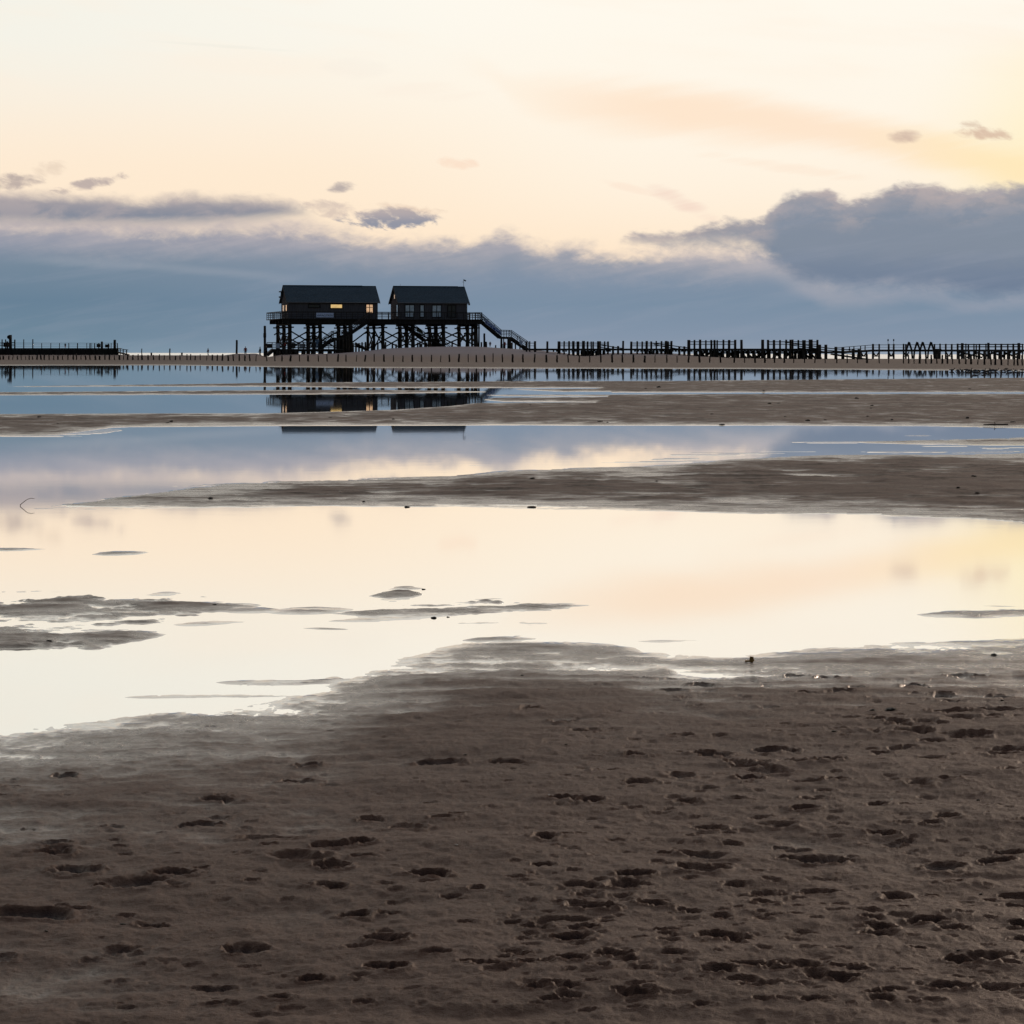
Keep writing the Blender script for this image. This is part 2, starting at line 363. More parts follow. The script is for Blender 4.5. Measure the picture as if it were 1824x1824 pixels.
# low islands: x0, x1, y at x0, y at x1, half thickness, height factor
ISL = [(-260, 470, 1100, 1078, 17, .9), (-200, 300, 1136, 1130, 19, .9), (250, 520, 1078, 1090, 5, .6), (470, 640, 1092, 1086, 4, .5), (590, 1060, 1094, 1078, 9, 1), (560, 800, 1108, 1098, 5, .7), (300, 460, 1113, 1107, 3, .4),
       (655, 755, 1062, 1059, 5.5, 1), (685, 760, 1050, 1048, 2.5, .9), (520, 640, 1118, 1122, 3, .6), (800, 1000, 1110, 1110, 5, .6), (820, 980, 1141, 1137, 5, .8), (1120, 1280, 1143, 1140, 2.2, .5),
       (1630, 1900, 1095, 1088, 5.5, .8), (1740, 1900, 1079, 1082, 2, .6), (380, 640, 1216, 1211, 6.5, .8), (170, 520, 1244, 1240, 3.5, .7), (-60, 120, 1055, 1054, 4.5, .7), (30, 110, 1054, 1052, 2.2, .6), (160, 265, 1072, 1069, 2.8, .6), (255, 330, 1060, 1057, 2.2, .6),
       (-40, 90, 980, 978, 2, .5), (150, 270, 988, 984, 2, .5), (840, 912, 1068, 1066, 1.6, .5), (40, 160, 1226, 1220, 1.2, .3), (1590, 1680, 776, 776, 1, .4), (330, 420, 1073, 1072, 1.4, .4)]
# films of wet sand just breaking the surface (they glint like the upper sky)
FILM = [(1330, 1420, 786, 787, 1.2), (1400, 1560, 787.5, 788, 3), (1150, 1250, 819, 817, 2.6), (1180, 1330, 811, 811, 2.4), (1220, 1400, 807, 808, 2), (1060, 1290, 824, 822, 2.5), (1530, 1660, 805, 805, 3), (1600, 1690, 804, 805, 3.4), (1690, 1830, 807, 803, 3), (1730, 1860, 797, 797, 2.2), (1745, 1800, 799, 799, 2.2),
        (1340, 1500, 805, 804, 1.4), (800, 900, 830, 828, 1.2), (60, 220, 775, 766, 5), (100, 200, 772, 770, 4), (-10, 160, 778, 777, 2), (280, 480, 868, 858, 1.6), (1600, 1760, 794.5, 795, 1.8), (1650, 1730, 785, 781, 1.2)]
def terrain(px, Y):
    """height at chart column px and distance Y (numpy arrays); X = (px-CX)/F*Y"""
    X = (px-CX)/F*Y
    Ys = np.maximum(Y, 1.0)
    py = hy(px)+F*CAMH/Ys
    pc = np.clip(px, -500, 2400)
    # wandering edges, isotropic on the ground
    wob = fbm(X*.25+3, Y*.25, 4, 1)*.9+fbm(X*.04+8, Y*.04, 3, 3)*2.2
    k = Ys*Ys/F                                           # metres of ground per chart row
    wpx = np.clip(wob/k, -1, 1)*np.clip(k*3, .25, 1.0)*np.where(py < 800, .55, 1.0)
    sd = np.full_like(py, -1e3)
    for top, bot in BARS:
        T = ip(pc, top); B = ip(pc, bot)
        s = np.minimum(py-T+wpx, B-py+wpx*.6)
        sd = np.maximum(sd, s)
    far = py-0.0
    sh = ip(pc, SHORE)
    sd = np.maximum(sd, sh-py+wpx*.4)
    si = np.full_like(py, -1e3); inz = np.where((Y > 6) & (Y < 25), fbm(X*2.6+4, Y*3.2, 5, 2, .65)*1.5, 0)
    for x0, x1, y0, y1, th, hf in ISL:
        u = np.clip((px-x0)/(x1-x0), 0, 1); yc = y0+(y1-y0)*u
        ev = (1-(2*u-1)**2)**.8; t = th*ev*(1+inz*1.25)-.9*(1-ev)-np.clip(np.maximum(x0-px, px-x1), 0, 90)*.3
        si = np.maximum(si, (t-np.abs(py-yc))*hf)
    ds = sd*k
    z = np.where(ds > 0, .020*(1-np.exp(-ds/1.6)), -.03*(1-np.exp(ds/1.0)))
    # near-shore: keep it almost flat so the relief decides where water stands
    near = sst(Y, 30, 18)
    zn = np.where(ds > 0, .036*(1-np.exp(-ds/3.0)), -.020*(1-np.exp(ds/1.3)))
    z = z*(1-near)+zn*near
    di = si*k
    zi = np.where(di > 0, .0085*(1-np.exp(-di/.16)), -.02*(1-np.exp(di/.3)))
    z = np.maximum(z, zi); ds = np.maximum(ds, np.minimum(di*4-.3, .5))
    isf = np.zeros_like(py)
    for x0, x1, y0, y1, th in FILM:
        u = np.clip((px-x0)/(x1-x0), 0, 1); yc = y0+(y1-y0)*u
        t = th*(1-(2*u-1)**2)**.5
        m = sst((t-np.abs(py-yc)+wpx*.8), 0, .8)*((px > x0) & (px < x1))
        z = np.maximum(z, -.03+m*.0312)
    # relief
    rel = fbm(X*.9, Y*.9, 4, 2)*.010+fbm(X*3.1+5, Y*3.1, 3, 4)*.0036
    amp = np.clip(ds/.8+.45, 0.0, 1.0)
    fgw = sst(Y, 60, 14)
    strk = fbm(X*1.2+3, Y*2.6, 5, 1, .55)*(.0075+.005*sst(ds, .4, 2.0))+fbm(X*.5+6, Y*1.3, 3, 6)*.020*sst(Y, 16, 7)*sst(ds, .4, 3.0)
    z = z+(rel*.7+strk*fgw)*amp*(.25+.75*fgw)
    z = z+fbm(X*13, Y*9, 4, 5, .65)*.0038*amp*fgw
    z = z+fbm(X*31, Y*17, 4, 6, .65)*.0028*sst(Y, 13, 6)*amp
    # long low ripples running with the shore
    ph = (Y+fbm(X*.5, Y*.3, 3, 6)*1.3+X*.12)*9.0
    z = z+np.sin(ph)*.0026*fgw*amp*sst(fbm(X*.4+9, Y*.4, 2, 7), -.25, .25)
    ph2 = (Y+fbm(X*.9+7, Y*.8, 4, 2)*.55-X*.10)*25.0
    z = z+(np.abs(np.sin(ph2*.5))-.6)*.0052*fgw*amp*sst(fbm(X*.7+2, Y*.6, 3, 4), -.22, .2)*sst(ds, .3, 1.6)
    z = z+.013*sst(ds, .7, 2.8)*sst(Y, 14, 10)
    midw = sst(Y, 12, 24)*sst(Y, 420, 200)*(ds > 0)
    z = z+(fbm(X*1.6, Y*.55, 4, 3)*.007+fbm(X*3.4, Y*1.5, 4, 5, .6)*.012)*midw*np.clip(ds/1.5, 0, 1)
    z = np.where((ds > .35) & (Y > 16), np.maximum(z, .0055), z)
    # foreshore, beach and the mound under the houses
    Ysh = F*CAMH/np.maximum(sh-hy(px), 4)
    zc = CAMH+(hy(px)-ip(pc, CREST))*500/F
    r1 = sst(Y, Ysh+9, Ysh+112)*.28
    zb = np.where(Y < 300, r1, 0)
    ta = np.clip((Y-300)/200, 0, 1); ta = ta*ta*(3-2*ta)
    zb = np.where(Y >= 300, .28+(zc-.28)*ta, zb)
    te = sst(Y, 505, 640)
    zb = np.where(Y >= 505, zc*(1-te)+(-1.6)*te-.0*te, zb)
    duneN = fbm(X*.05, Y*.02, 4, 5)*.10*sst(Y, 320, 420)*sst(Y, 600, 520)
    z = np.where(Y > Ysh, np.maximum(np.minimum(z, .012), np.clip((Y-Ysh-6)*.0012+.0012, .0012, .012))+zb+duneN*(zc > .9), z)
    return z
def ground(px, py):
    """point where the sight line of chart point (px,py) meets the terrain"""
    Ys = np.exp(np.linspace(math.log(3.0), math.log(560), 1600))
    pxa = np.full_like(Ys, px)
    z = terrain(pxa, Ys)
    yy = hy(px)+F*(CAMH-np.maximum(z, 0))/Ys
    i = np.argmax(yy <= py)
    Y = float(Ys[i]); return Vector(((px-CX)/F*Y, Y, max(float(z[i]), 0.0)))
def gz(X, Y):
    return float(terrain(np.array([CX+F*X/Y]), np.array([float(Y)]))[0])

# rows and columns of the sheet
dyr = list(np.arange(6.9, 140, .5))+list(np.arange(140, 500, 1.1))+list(np.arange(500, 1240, 1.5))+list(np.geomspace(1245, 5200, 40))
Yr = np.array([F*CAMH/d for d in dyr]); dyr = np.array(dyr)
inner = np.arange(-80, 1906, 2.0)
outR = 1906+np.geomspace(4, 45000, 46); outL = -80-np.geomspace(4, 45000, 46)[::-1]
pxc = np.concatenate([outL, inner, outR])
PX, YY = np.meshgrid(pxc, Yr)
Z = terrain(PX, YY)
# footprints and other dents: chart x, chart y, width in chart px, kind
PR = []
for a in """780 1367 80;905 1368 74;120 1382 46;18 1405 44;10 1421 30;555 1368 50;530 1398 60;742 1401 22;390 1434 70;360 1475 60;385 1464 40;485 1505 110;600 1524 60;545 1545 110;640 1520 50;590 1560 60;655 1545 50;90 1511 66;100 1530 74;205 1478 50;215 1520 30;130 1565 90;245 1592 110;310 1572 70;190 1592 40;360 1562 30;580 1597 64;690 1595 40;765 1578 70;805 1618 40;850 1606 30;795 1470 60;660 1470 40;720 1485 80;812 1464 30;210 1708 84;430 1712 100;60 1645 130;140 1635 60;20 1650 60;270 1660 50;690 1700 70;640 1712 40;690 1750 70;780 1728 60;385 1776 60;500 1800 60;560 1768 60;885 1750 60;850 1745 60;640 1650 60;700 1648 40;480 1520 30;
1225 1320 52;1215 1395 60;1140 1410 60;1140 1357 50;1220 1442 50;1315 1440 44;1195 1456 30;1050 1442 60;970 1513 60;965 1560 40;1050 1442 50;1190 1536 44;1265 1490 60;1260 1540 90;1250 1566 80;1290 1556 40;1390 1487 90;1330 1376 60;1440 1370 70;1440 1408 50;1480 1404 50;1450 1440 60;1440 1457 60;1560 1450 40;1620 1450 40;1690 1407 50;1640 1412 60;1450 1548 90;1400 1545 40;1420 1528 60;1570 1500 50;1690 1478 50;1660 1489 40;1590 1522 30;1030 1600 60;1110 1598 70;1050 1617 60;1050 1640 70;1010 1635 60;1090 1640 50;1170 1632 60;1130 1578 60;1380 1614 50;1460 1608 60;1420 1620 30;1360 1632 50;1500 1632 30;1600 1618 60;1660 1612 30;1235 1647 40;1385 1657 40;980 1665 50;960 1675 60;1030 1665 50;1055 1680 40;1290 1700 70;1310 1703 50;1180 1686 50;1100 1734 70;1020 1700 80;1200 1735 40;1570 1680 60;1563 1693 70;1560 1663 50;1660 1666 70;1700 1680 50;1020 1742 60;930 1730 40;1340 1752 80;1440 1752 80;1280 1764 60;1400 1752 50;1750 1740 100;1720 1744 60;1140 1800 70;1020 1802 50;1690 1792 70;1780 1792 60;1600 1800 60;1500 1775 60;1460 1770 60;1820 1670 60;1820 1700 50;1690 1560 90;1780 1550 60;1800 1535 60;1810 1615 60;960 1790 40;985 1785 40;1000 1438 60;
1373 1265 46;1430 1236 36;1498 1233 50;1630 1221 44;1680 1240 50;1700 1252 40;1740 1202 40;1720 1201 50;1790 1242 50;1420 1200 50;1330 1203 70;1480 1204 50;1680 1237 50;1700 1275 70;1780 1272 70;1560 1292 60;1600 1298 50;1630 1315 60;1560 1316 44;1660 1331 50;1720 1323 80;1750 1320 60;1380 1345 70;1400 1345 50;1570 1350 50;1600 1343 40;1620 1340 30;1660 1363 50;1800 1345 70;1790 1354 60;1310 1370 50;1375 1385 70;1340 1398 60;1480 1367 50;1800 1393 40;945 1268 40;1030 1310 60;1360 1368 40;1080 1386 50;1270 1352 60;1000 1290 50;1700 1290 60;1770 1288 50;1650 1297 60;1250 1218 50;1530 1225 40;1200 1230 60;1490 1309 40""".replace('\n', '').split(';'):
    x, y, w = (float(v) for v in a.split()); PR.append((x, y, w, 1.0))
prr = random.Random(5)
for i in range(1000):
    y = prr.uniform(1185, 1830); x = CX+abs(prr.gauss(.55, .45))*912*(1 if prr.random() < .8 else -1)
    x = min(max(x, -60), 1890)
    if y < 1260 and x < 950: continue
    PR.append((x, y, prr.uniform(9, 48)*(.6+.5*(y-1185)/640), prr.uniform(.35, .85)))
for i in range(420):                     # tiny pits
    y = 1200+630*prr.random()**1.3; x = prr.uniform(-60, 1890)
    PR.append((x, y, prr.uniform(5, 13), prr.uniform(.4, .9)))
for (x, y, w, st) in PR:
    Y0 = F*CAMH/(y-hy(x)+8); X0 = (x-CX)/F*Y0
    R = max(w*.47*Y0/F, .006); asp = prr.uniform(.55, 1.15); ang = prr.uniform(-.7, .7)
    D = min(.020, R*.55)*st*prr.uniform(.6, 1.15)
    r0 = np.searchsorted(-Yr, -(Y0+R*2.6)); r1 = np.searchsorted(-Yr, -(Y0-R*2.6))
    pr = R*2.2*F/Y0; c0 = np.searchsorted(pxc, x-pr*1.3); c1 = np.searchsorted(pxc, x+pr*1.3)
    if r1-r0 < 2 or c1-c0 < 2: continue
    yy = YY[r0:r1, c0:c1]; xx = (PX[r0:r1, c0:c1]-CX)/F*yy
    u = (xx-X0)/R; v = (yy-Y0)/(R*asp)
    ca, sa = math.cos(ang), math.sin(ang); u, v = u*ca-v*sa, u*sa+v*ca
    nz = fbm(xx/R*.8+x, yy/R*.8+y, 4, int(x) % 7, .5)
    r = np.sqrt(u*u+v*v)+nz*.95*(1 if w > 14 else .3)
    hole = sst(r, 1.12, .36); rim = np.exp(-((r-1.22)/.22)**2)
    tread = fbm(xx/R*3.3, yy/R*3.3, 2, 3)*1.0 if w > 34 and prr.random() < .6 else 0
    Z[r0:r1, c0:c1] += -D*hole*(1+tread)+D*.22*rim
# behind the lens the beach simply goes on
extra = np.array([.4, -1.5, -6, -20, -60, -200])
Xg = (PX-CX)/F*np.maximum(YY, 1.0)
XX = np.vstack([Xg, np.tile((pxc-CX)/F*6, (6, 1))]); YY2 = np.vstack([YY, np.tile(extra[:, None], (1, len(pxc)))])
ZZ = np.vstack([Z, np.full((6, len(pxc)), .03)])
nr, nc = XX.shape
co = np.stack([XX, YY2, ZZ], -1).reshape(-1, 3).astype(np.float32)
idx = np.arange(nr*nc).reshape(nr, nc)
fa = np.stack([idx[1:, :-1], idx[1:, 1:], idx[:-1, 1:], idx[:-1, :-1]], -1).reshape(-1, 4)
me = bpy.data.meshes.new('sand')
me.vertices.add(len(co)); me.vertices.foreach_set('co', co.ravel())
me.loops.add(fa.size); me.loops.foreach_set('vertex_index', fa.ravel().astype(np.int32))
me.polygons.add(len(fa)); me.polygons.foreach_set('loop_start', np.arange(0, fa.size, 4, dtype=np.int32))
me.update(calc_edges=True); me.polygons.foreach_set('use_smooth', np.ones(len(fa), bool))
me.materials.append(sand_material())
sand = bpy.data.objects.new('sand', me); C.objects.link(sand); sand['kind'] = 'structure'
sand['label'] = 'damp brown beach sand with footprints, bars between pools and a pale mound'
def plane(name, x0, x1, y0, y1, z, m, label):
    me = bpy.data.meshes.new(name); me.from_pydata([(x0, y0, z), (x1, y0, z), (x1, y1, z), (x0, y1, z)], [], [(0, 1, 2, 3)])
    me.materials.append(m); o = bpy.data.objects.new(name, me); C.objects.link(o); o['kind'] = 'structure'; o['label'] = label; return o
plane('water', -5200, 5200, 2, 552, 0, water_material('still_water', .017, .00010, (2.5, 2.5, 1), (.13, .105, .085), .78, 1.0), 'still shallow pools of sea water mirroring the sky')
plane('sea', -60000, 60000, 552, 90000, 0, water_material('open_sea', .42, .10, (.25, .5, 1), (.2, .2, .2), .6, 1.0), 'bright strip of open sea at the horizon')

# ------------------------------------------------------------------ object helpers
class MB:
    """collects boxes, bars and tubes given in world coordinates and links them as one mesh"""
    def __init__(s): s.v = []; s.f = []; s.m = []
    def quadbox(s, c8, mi=0):
        b = len(s.v); s.v += [tuple(p) for p in c8]
        for q in ((0, 3, 2, 1), (4, 5, 6, 7), (0, 1, 5, 4), (1, 2, 6, 5), (2, 3, 7, 6), (3, 0, 4, 7)):
            s.f.append(tuple(b+i for i in q)); s.m.append(mi)
    def bar(s, a, b, w, h, side=None, mi=0):
        a = Vector(a); b = Vector(b); d = (b-a)
        if d.length < 1e-6: return s
        d.normalize()
        up = Vector((0, 0, 1)) if abs(d.z) < .95 else (side or Vector((0, 1, 0)))
        r = d.cross(up).normalized(); u = r.cross(d).normalized()
        r = r*w/2; u = u*h/2
        s.quadbox([a-r-u, a+r-u, a+r+u, a-r+u, b-r-u, b+r-u, b+r+u, b-r+u], mi); return s
    def tube(s, a, b, r0, r1=None, k=8, jit=0.0, segs=1, mi=0):
        a = Vector(a); b = Vector(b); r1 = r0 if r1 is None else r1
        d = (b-a).normalized(); up = Vector((0, 1, 0)) if abs(d.y) < .9 else Vector((1, 0, 0))
        r = d.cross(up).normalized(); u = r.cross(d).normalized(); base = len(s.v)
        for j in range(segs+1):
            t = j/segs; c = a.lerp(b, t); off = Vector((rnd.uniform(-1, 1), rnd.uniform(-1, 1), 0))*jit if 0 < j < segs else Vector((0, 0, 0))
            for i in range(k):
                an = 2*math.pi*i/k; rr = (r0+(r1-r0)*t)*(1+rnd.uniform(-1, 1)*min(jit*2, .12))
                s.v.append(tuple(c+off+r*math.cos(an)*rr+u*math.sin(an)*rr))
        for j in range(segs):
            for i in range(k):
                p = base+j*k; s.f.append((p+i, p+(i+1) % k, p+k+(i+1) % k, p+k+i)); s.m.append(mi)
        s.f.append(tuple(base+i for i in range(k))[::-1]); s.m.append(mi)
        s.f.append(tuple(base+segs*k+i for i in range(k))); s.m.append(mi)
        return s
    def quad(s, *p, mi=0):
        b = len(s.v); s.v += [tuple(x) for x in p]; s.f.append(tuple(range(b, b+len(p)))); s.m.append(mi); return s
    def build(s, name, material, parent=None, loc=None, smooth=False):
        base = parent_loc(parent) if parent is not None else Vector(loc or (0, 0, 0))
        me = bpy.data.meshes.new(name); me.from_pydata([tuple(Vector(p)-base) for p in s.v], [], s.f)
        for q in (material if isinstance(material, list) else [material]): me.materials.append(q)
        for i, p in enumerate(me.polygons): p.material_index = s.m[i]; p.use_smooth = smooth
        me.update()
        o = bpy.data.objects.new(name, me); C.objects.link(o)
        if parent is not None: o.parent = parent
        else: o.location = base
        return o
def parent_loc(o):
    l = Vector(o.location)
    while o.parent: o = o.parent; l = l+Vector(o.location)
    return l
def tag(o, label, cat, group=None):
    o['label'] = label; o['category'] = cat
    if group: o['group'] = group
    return o
def thing(name, label, cat, loc=(0, 0, 0), group=None):
    o = bpy.data.objects.new(name, None); C.objects.link(o); o.location = loc; o.empty_display_size = .3
    return tag(o, label, cat, group)

# ================================================================== the house on stilts
AN = .22; CA, SA = math.cos(AN), math.sin(AN); BY0 = 495.0; BX0 = (670-CX)/F*BY0
def lx(px, ly):
    t = (px-CX)/F
    return (t*(BY0+ly*CA)-BX0+ly*SA)/(CA-t*SA)
def bw(l, ly, z): return Vector((BX0+l*CA-ly*SA, BY0+l*SA+ly*CA, z))       # local -> world
def bz(px, py, ly):
    l = lx(px, ly); Y = BY0+l*SA+ly*CA
    return CAMH+(hy(px)-py)*Y/F
def bp(px, py, ly): return bw(lx(px, ly), ly, bz(px, py, ly))
def lbox(mb, l0, l1, y0, y1, z0, z1, mi=0):
    mb.quadbox([bw(l0, y0, z0), bw(l1, y0, z0), bw(l1, y1, z0), bw(l0, y1, z0), bw(l0, y0, z1), bw(l1, y0, z1), bw(l1, y1, z1), bw(l0, y1, z1)], mi); return mb
ZD, ZR, ZB = 6.75, 7.92, 5.92          # deck top, rail top, underside of the beams
L0, L1 = lx(496, 0), lx(861, 0)
DEP = 14.0
plat = thing('stilt_platform', 'long dark timber platform on braced wooden piles carrying both houses', 'platform', bw(lx(660, 7), 7, 1.5))
mb = MB(); lbox(mb, L0, L1, -1.2, DEP+1, ZD-.12, ZD)
q = L0+.1
while q < L1:                          # plank ends along the edge
    lbox(mb, q, q+.16, -1.32, -1.202, ZD-.10, ZD-.01); q += .21
mb.build('deck', M['plank'], plat)
mb = MB()
for ly in (-.9, 3.5, 7, 10.5, DEP): lbox(mb, lx(501, 0), lx(856, 0), ly-.16, ly+.16, ZB, ZD-.124)
mb.build('long_beam', M['wood'], plat)
groups = [(515.6, 504.9, 494.2), (569.5, 558.4, 548.4), (624, 614, 602.5), (682, 666.3, 655.3), (734.8, 723.3, 711.8), (789.1, 776, 764.4), (847, 832, 817)]
LY = (0, 7, 14)
def gl(l, ly):
    p = bw(l, ly, 0); return gz(p.x, p.y)
for gi, g in enumerate(groups):
    cb = MB(); lbox(cb, lx(g[0], 0)-.2, lx(g[0], 0)+.2, -1.1, DEP+.6, ZB-.3, ZB-.003)
    cb.build('cross_beam', M['wood'], plat)
    for j, (px, ly) in enumerate(zip(g, LY)):
        l = lx(px, ly); z0 = gl(l, ly)-.6
        th = .23 if (gi+j) % 3 else .29
        pb = MB().tube(bw(l, ly, z0), bw(l, ly, ZB-.303), th*1.12, th, 9, .03, 5)
        if gi in (0, 1, 2, 4, 5, 6): pb.tube(bw(l+.33, ly+.1, z0), bw(l+.28, ly+.1, ZB-.303), .13, .12, 7, .02, 3)
        pb.build('pile', M['post'], plat, smooth=True)
        # knee braces and stub ends near the head
        kb = MB()
        kb.bar(bw(l-.75, ly, ZB-.6), bw(l+.75, ly, ZB-.6), .12, .22)
        kb.bar(bw(l-.6, ly-.1, 4.4 if gi else 4.1), bw(l+.3, ly-.1, 4.7), .1, .2)
        kb.bar(bw(l, ly, 4.2), bw(l, ly+1.6, ZB-.35), .14, .2); kb.bar(bw(l, ly, 4.2), bw(l, ly-1.0, ZB-.35), .14, .2)
        kb.build('knee_brace', M['wood'], plat)
    # transverse cross bracing between the rows
    for j in (0, 1):
        la, lb = lx(g[j], LY[j]), lx(g[j+1], LY[j+1]); ga = gl(la, LY[j]); gb = gl(lb, LY[j+1])
        x = MB()
        x.bar(bw(la, LY[j], ga+.5), bw(lb, LY[j+1], ZB-.9), .13, .24); x.bar(bw(la+.1, LY[j], ZB-.9), bw(lb+.1, LY[j+1], gb+.5), .13, .24)
        x.bar(bw(la, LY[j], ZB-.65), bw(lb, LY[j+1], ZB-.65), .12, .2)
        x.build('cross_brace', M['wood'], plat)
# long X braces between the bents
for gi in range(6):
    if gi == 2: continue
    for j in (0, 2):
        a = lx(groups[gi][j], LY[j]); b = lx(groups[gi+1][j], LY[j])
        ly = LY[j]+(-.35 if j == 0 else .35); ga = gl(a, ly); gb = gl(b, ly)
        zt = 4.75
        x = MB()
        x.bar(bw(a, ly, zt), bw(b, ly, max(gb+.2, 1.75)), .1, .22)
        x.bar(bw(a, ly-.15, max(ga+.2, 1.75)), bw(b, ly-.15, zt), .1, .22)
        x.build('diagonal_brace', M['wood'], plat)
a = lx(624, 0); b = lx(655.3, 14)
MB().bar(bw(a+.6, 5, 2.4), bw(lx(656, 5), 5, 4.9), .1, .22).bar(bw(a+.4, 5, 2.5), bw(lx(655, 5), 5, 1.6), .1, .2).build('diagonal_brace', M['wood'], plat)
# railing
def railing(parent, P, Q, h=1.15, n=6, rails=(.33, .62, .9), w=.07, cap=.09, name='railing', m=None, post=.1):
    """posts and rails between deck-level points P and Q"""
    mb = MB(); P = Vector(P); Q = Vector(Q); up = Vector((0, 0, 1))
    for i in range(n+1):
        c = P.lerp(Q, i/n); mb.bar(c-up*.1, c+up*(h-.01), post, post, Q-P)
    off = (Q-P).normalized().cross(up)*.06
    for r in rails: mb.bar(P+up*h*r-off, Q+up*h*r-off, .035, w)
    mb.bar(P+up*h, Q+up*h, .14, cap)
    return mb.build(name, m or M['plank'], parent)
railing(plat, bw(L0+.1, -1.1, ZD), bw(lx(655, 0), -1.1, ZD), n=16)
railing(plat, bw(lx(667, 0), -1.1, ZD), bw(lx(856, 0), -1.1, ZD), n=17)
railing(plat, bw(L0+.1, -1.0, ZD), bw(L0+.1, DEP+.9, ZD), n=7)
railing(plat, bw(L0+.1, DEP+.9, ZD), bw(lx(835, DEP+.9), DEP+.9, ZD), n=30)
railing(plat, bw(L1-.1, 2.2, ZD), bw(L1-.1, DEP+.9, ZD), n=6)

def house(nm, label, pa, pb, front, side_lit, kink):
    """pa, pb: chart columns of the near left and near right wall corners"""
    y0, y1 = 2.6, 10.8; l0, l1 = lx(pa, y0), lx(pb, y0); ze, zr = 9.62, 12.28; ym = (y0+y1)/2
    h = thing(nm, label, 'house', bw((l0+l1)/2, ym, ZD))
    w = MB()
    lbox(w, l0, l1, y0, y1, ZD+.003, ze)
    for l in (l0, l1-.2):              # gables
        w.quadbox([bw(l, y0, ze), bw(l+.2, y0, ze), bw(l+.2, y1, ze), bw(l, y1, ze), bw(l, ym-.01, zr-.12), bw(l+.2, ym-.01, zr-.12), bw(l+.2, ym+.01, zr-.12), bw(l, ym+.01, zr-.12)])
    q = l0+.12
    while q < l1-.1:                   # cover battens
        lbox(w, q, q+.05, y0-.035, y0-.002, ZD+.02, ze-.05); q += .42
    q = y0+.15
    while q < y1-.1:
        for l in (l0-.035,): lbox(w, l, l+.033, q, q+.05, ZD+.02, ze+(zr-ze)*(1-abs(q-ym)/(y1-ym))-.35)
        q += .42
    w.build('wall', M['wall'], h)
    r = MB(); o = .32; e = .28; th = .16
    sl = (zr-ze)/(ym-y0)
    za, yb, yc = ze-e*sl, y0-e, y1+e
    for (s, yo) in ((1, yb), (-1, yc)):
        r.quadbox([bw(l0-o, yo, za), bw(l1+o, yo, za), bw(l1+o, ym, zr), bw(l0-o, ym, zr), bw(l0-o, yo, za+th), bw(l1+o, yo, za+th), bw(l1+o, ym+s*.002, zr+th), bw(l0-o, ym+s*.002, zr+th)])
    ns = 14
    for i in range(ns):                # courses of roofing
        t = (i+.5)/ns; y = yb+(ym-yb)*t; z = za+(zr-za)*t+th
        r.bar(bw(l0-o, y, z+.004), bw(l1+o, y, z+.004), .06, .03)
    rf = r.build('roof', M['roof'], h)
    rc = MB(); lbox(rc, l0-o, l0+(l1-l0)*kink, ym-.14, ym+.14, zr+th-.05, zr+th+.07); lbox(rc, l0+(l1-l0)*kink, l1+o, ym-.12, ym+.12, zr+th-.06, zr+th+.02)
    rc.build('ridge_cap', M['trim'], rf)
    for l in (l0-o-.05, l1+o+.003):
        bb = MB()
        bb.quadbox([bw(l, yb, za-.12), bw(l+.047, yb, za-.12), bw(l+.047, ym, zr-.1), bw(l, ym, zr-.1), bw(l, yb, za+th), bw(l+.047, yb, za+th), bw(l+.047, ym, zr+th), bw(l, ym, zr+th)])
        bb.build('bargeboard', M['trim'], rf); bb = MB()
        bb.quadbox([bw(l, yc, za-.12), bw(l+.047, yc, za-.12), bw(l+.047, ym+.001, zr-.1), bw(l, ym+.001, zr-.1), bw(l, yc, za+th), bw(l+.047, yc, za+th), bw(l+.047, ym+.001, zr+th), bw(l, ym+.001, zr+th)])
        bb.build('bargeboard', M['trim'], rf)
    gt = MB(); gt.tube(bw(l0-o, yb-.07, za+.06), bw(l1+o, yb-.07, za+.06), .07, .07, 7)
    gt.tube(bw(l1-.15, y0-.1, ZD), bw(l1-.15, y0-.1, za), .045, .045, 6)
    gt.build('gutter', M['metal'], rf)
    for kind, px0, px1, py0, py1, mt, panes in front:
        a, b = lx(px0, y0), lx(px1, y0); t = bz(px0, py0, y0); u = max(bz(px0, py1, y0), ZD+.05)
        f = MB(); fw = .13
        lbox(f, a-fw, b+fw, y0-.12, y0-.04, t, t+fw); lbox(f, a-fw, a, y0-.12, y0-.04, u, t); lbox(f, b, b+fw, y0-.12, y0-.04, u, t); lbox(f, a-fw, b+fw, y0-.12, y0-.04, u-fw, u)
        fo = f.build('window' if kind == 'window' else 'door', M['trim'], h)
        wd = (b-a)/panes
        for i in range(panes):
            p = MB(); lbox(p, a+i*wd+(.06 if i else .002), a+(i+1)*wd-(.06 if i < panes-1 else .002), y0-.075, y0-.045, u+.002, t-.002)
            p.build('pane', M[mt], fo)
            if kind == 'door':
                s = MB(); lbox(s, a+i*wd+.03, a+(i+1)*wd-.03, y0-.1, y0-.077, u+.85, u+.95); s.build('mid_rail', M['trim'], fo)
        if panes > 1:
            s = MB()
            for i in range(1, panes): lbox(s, a+i*wd-.06, a+i*wd+.06, y0-.115, y0-.045, u, t)
            s.build('mullion', M['trim'], fo)
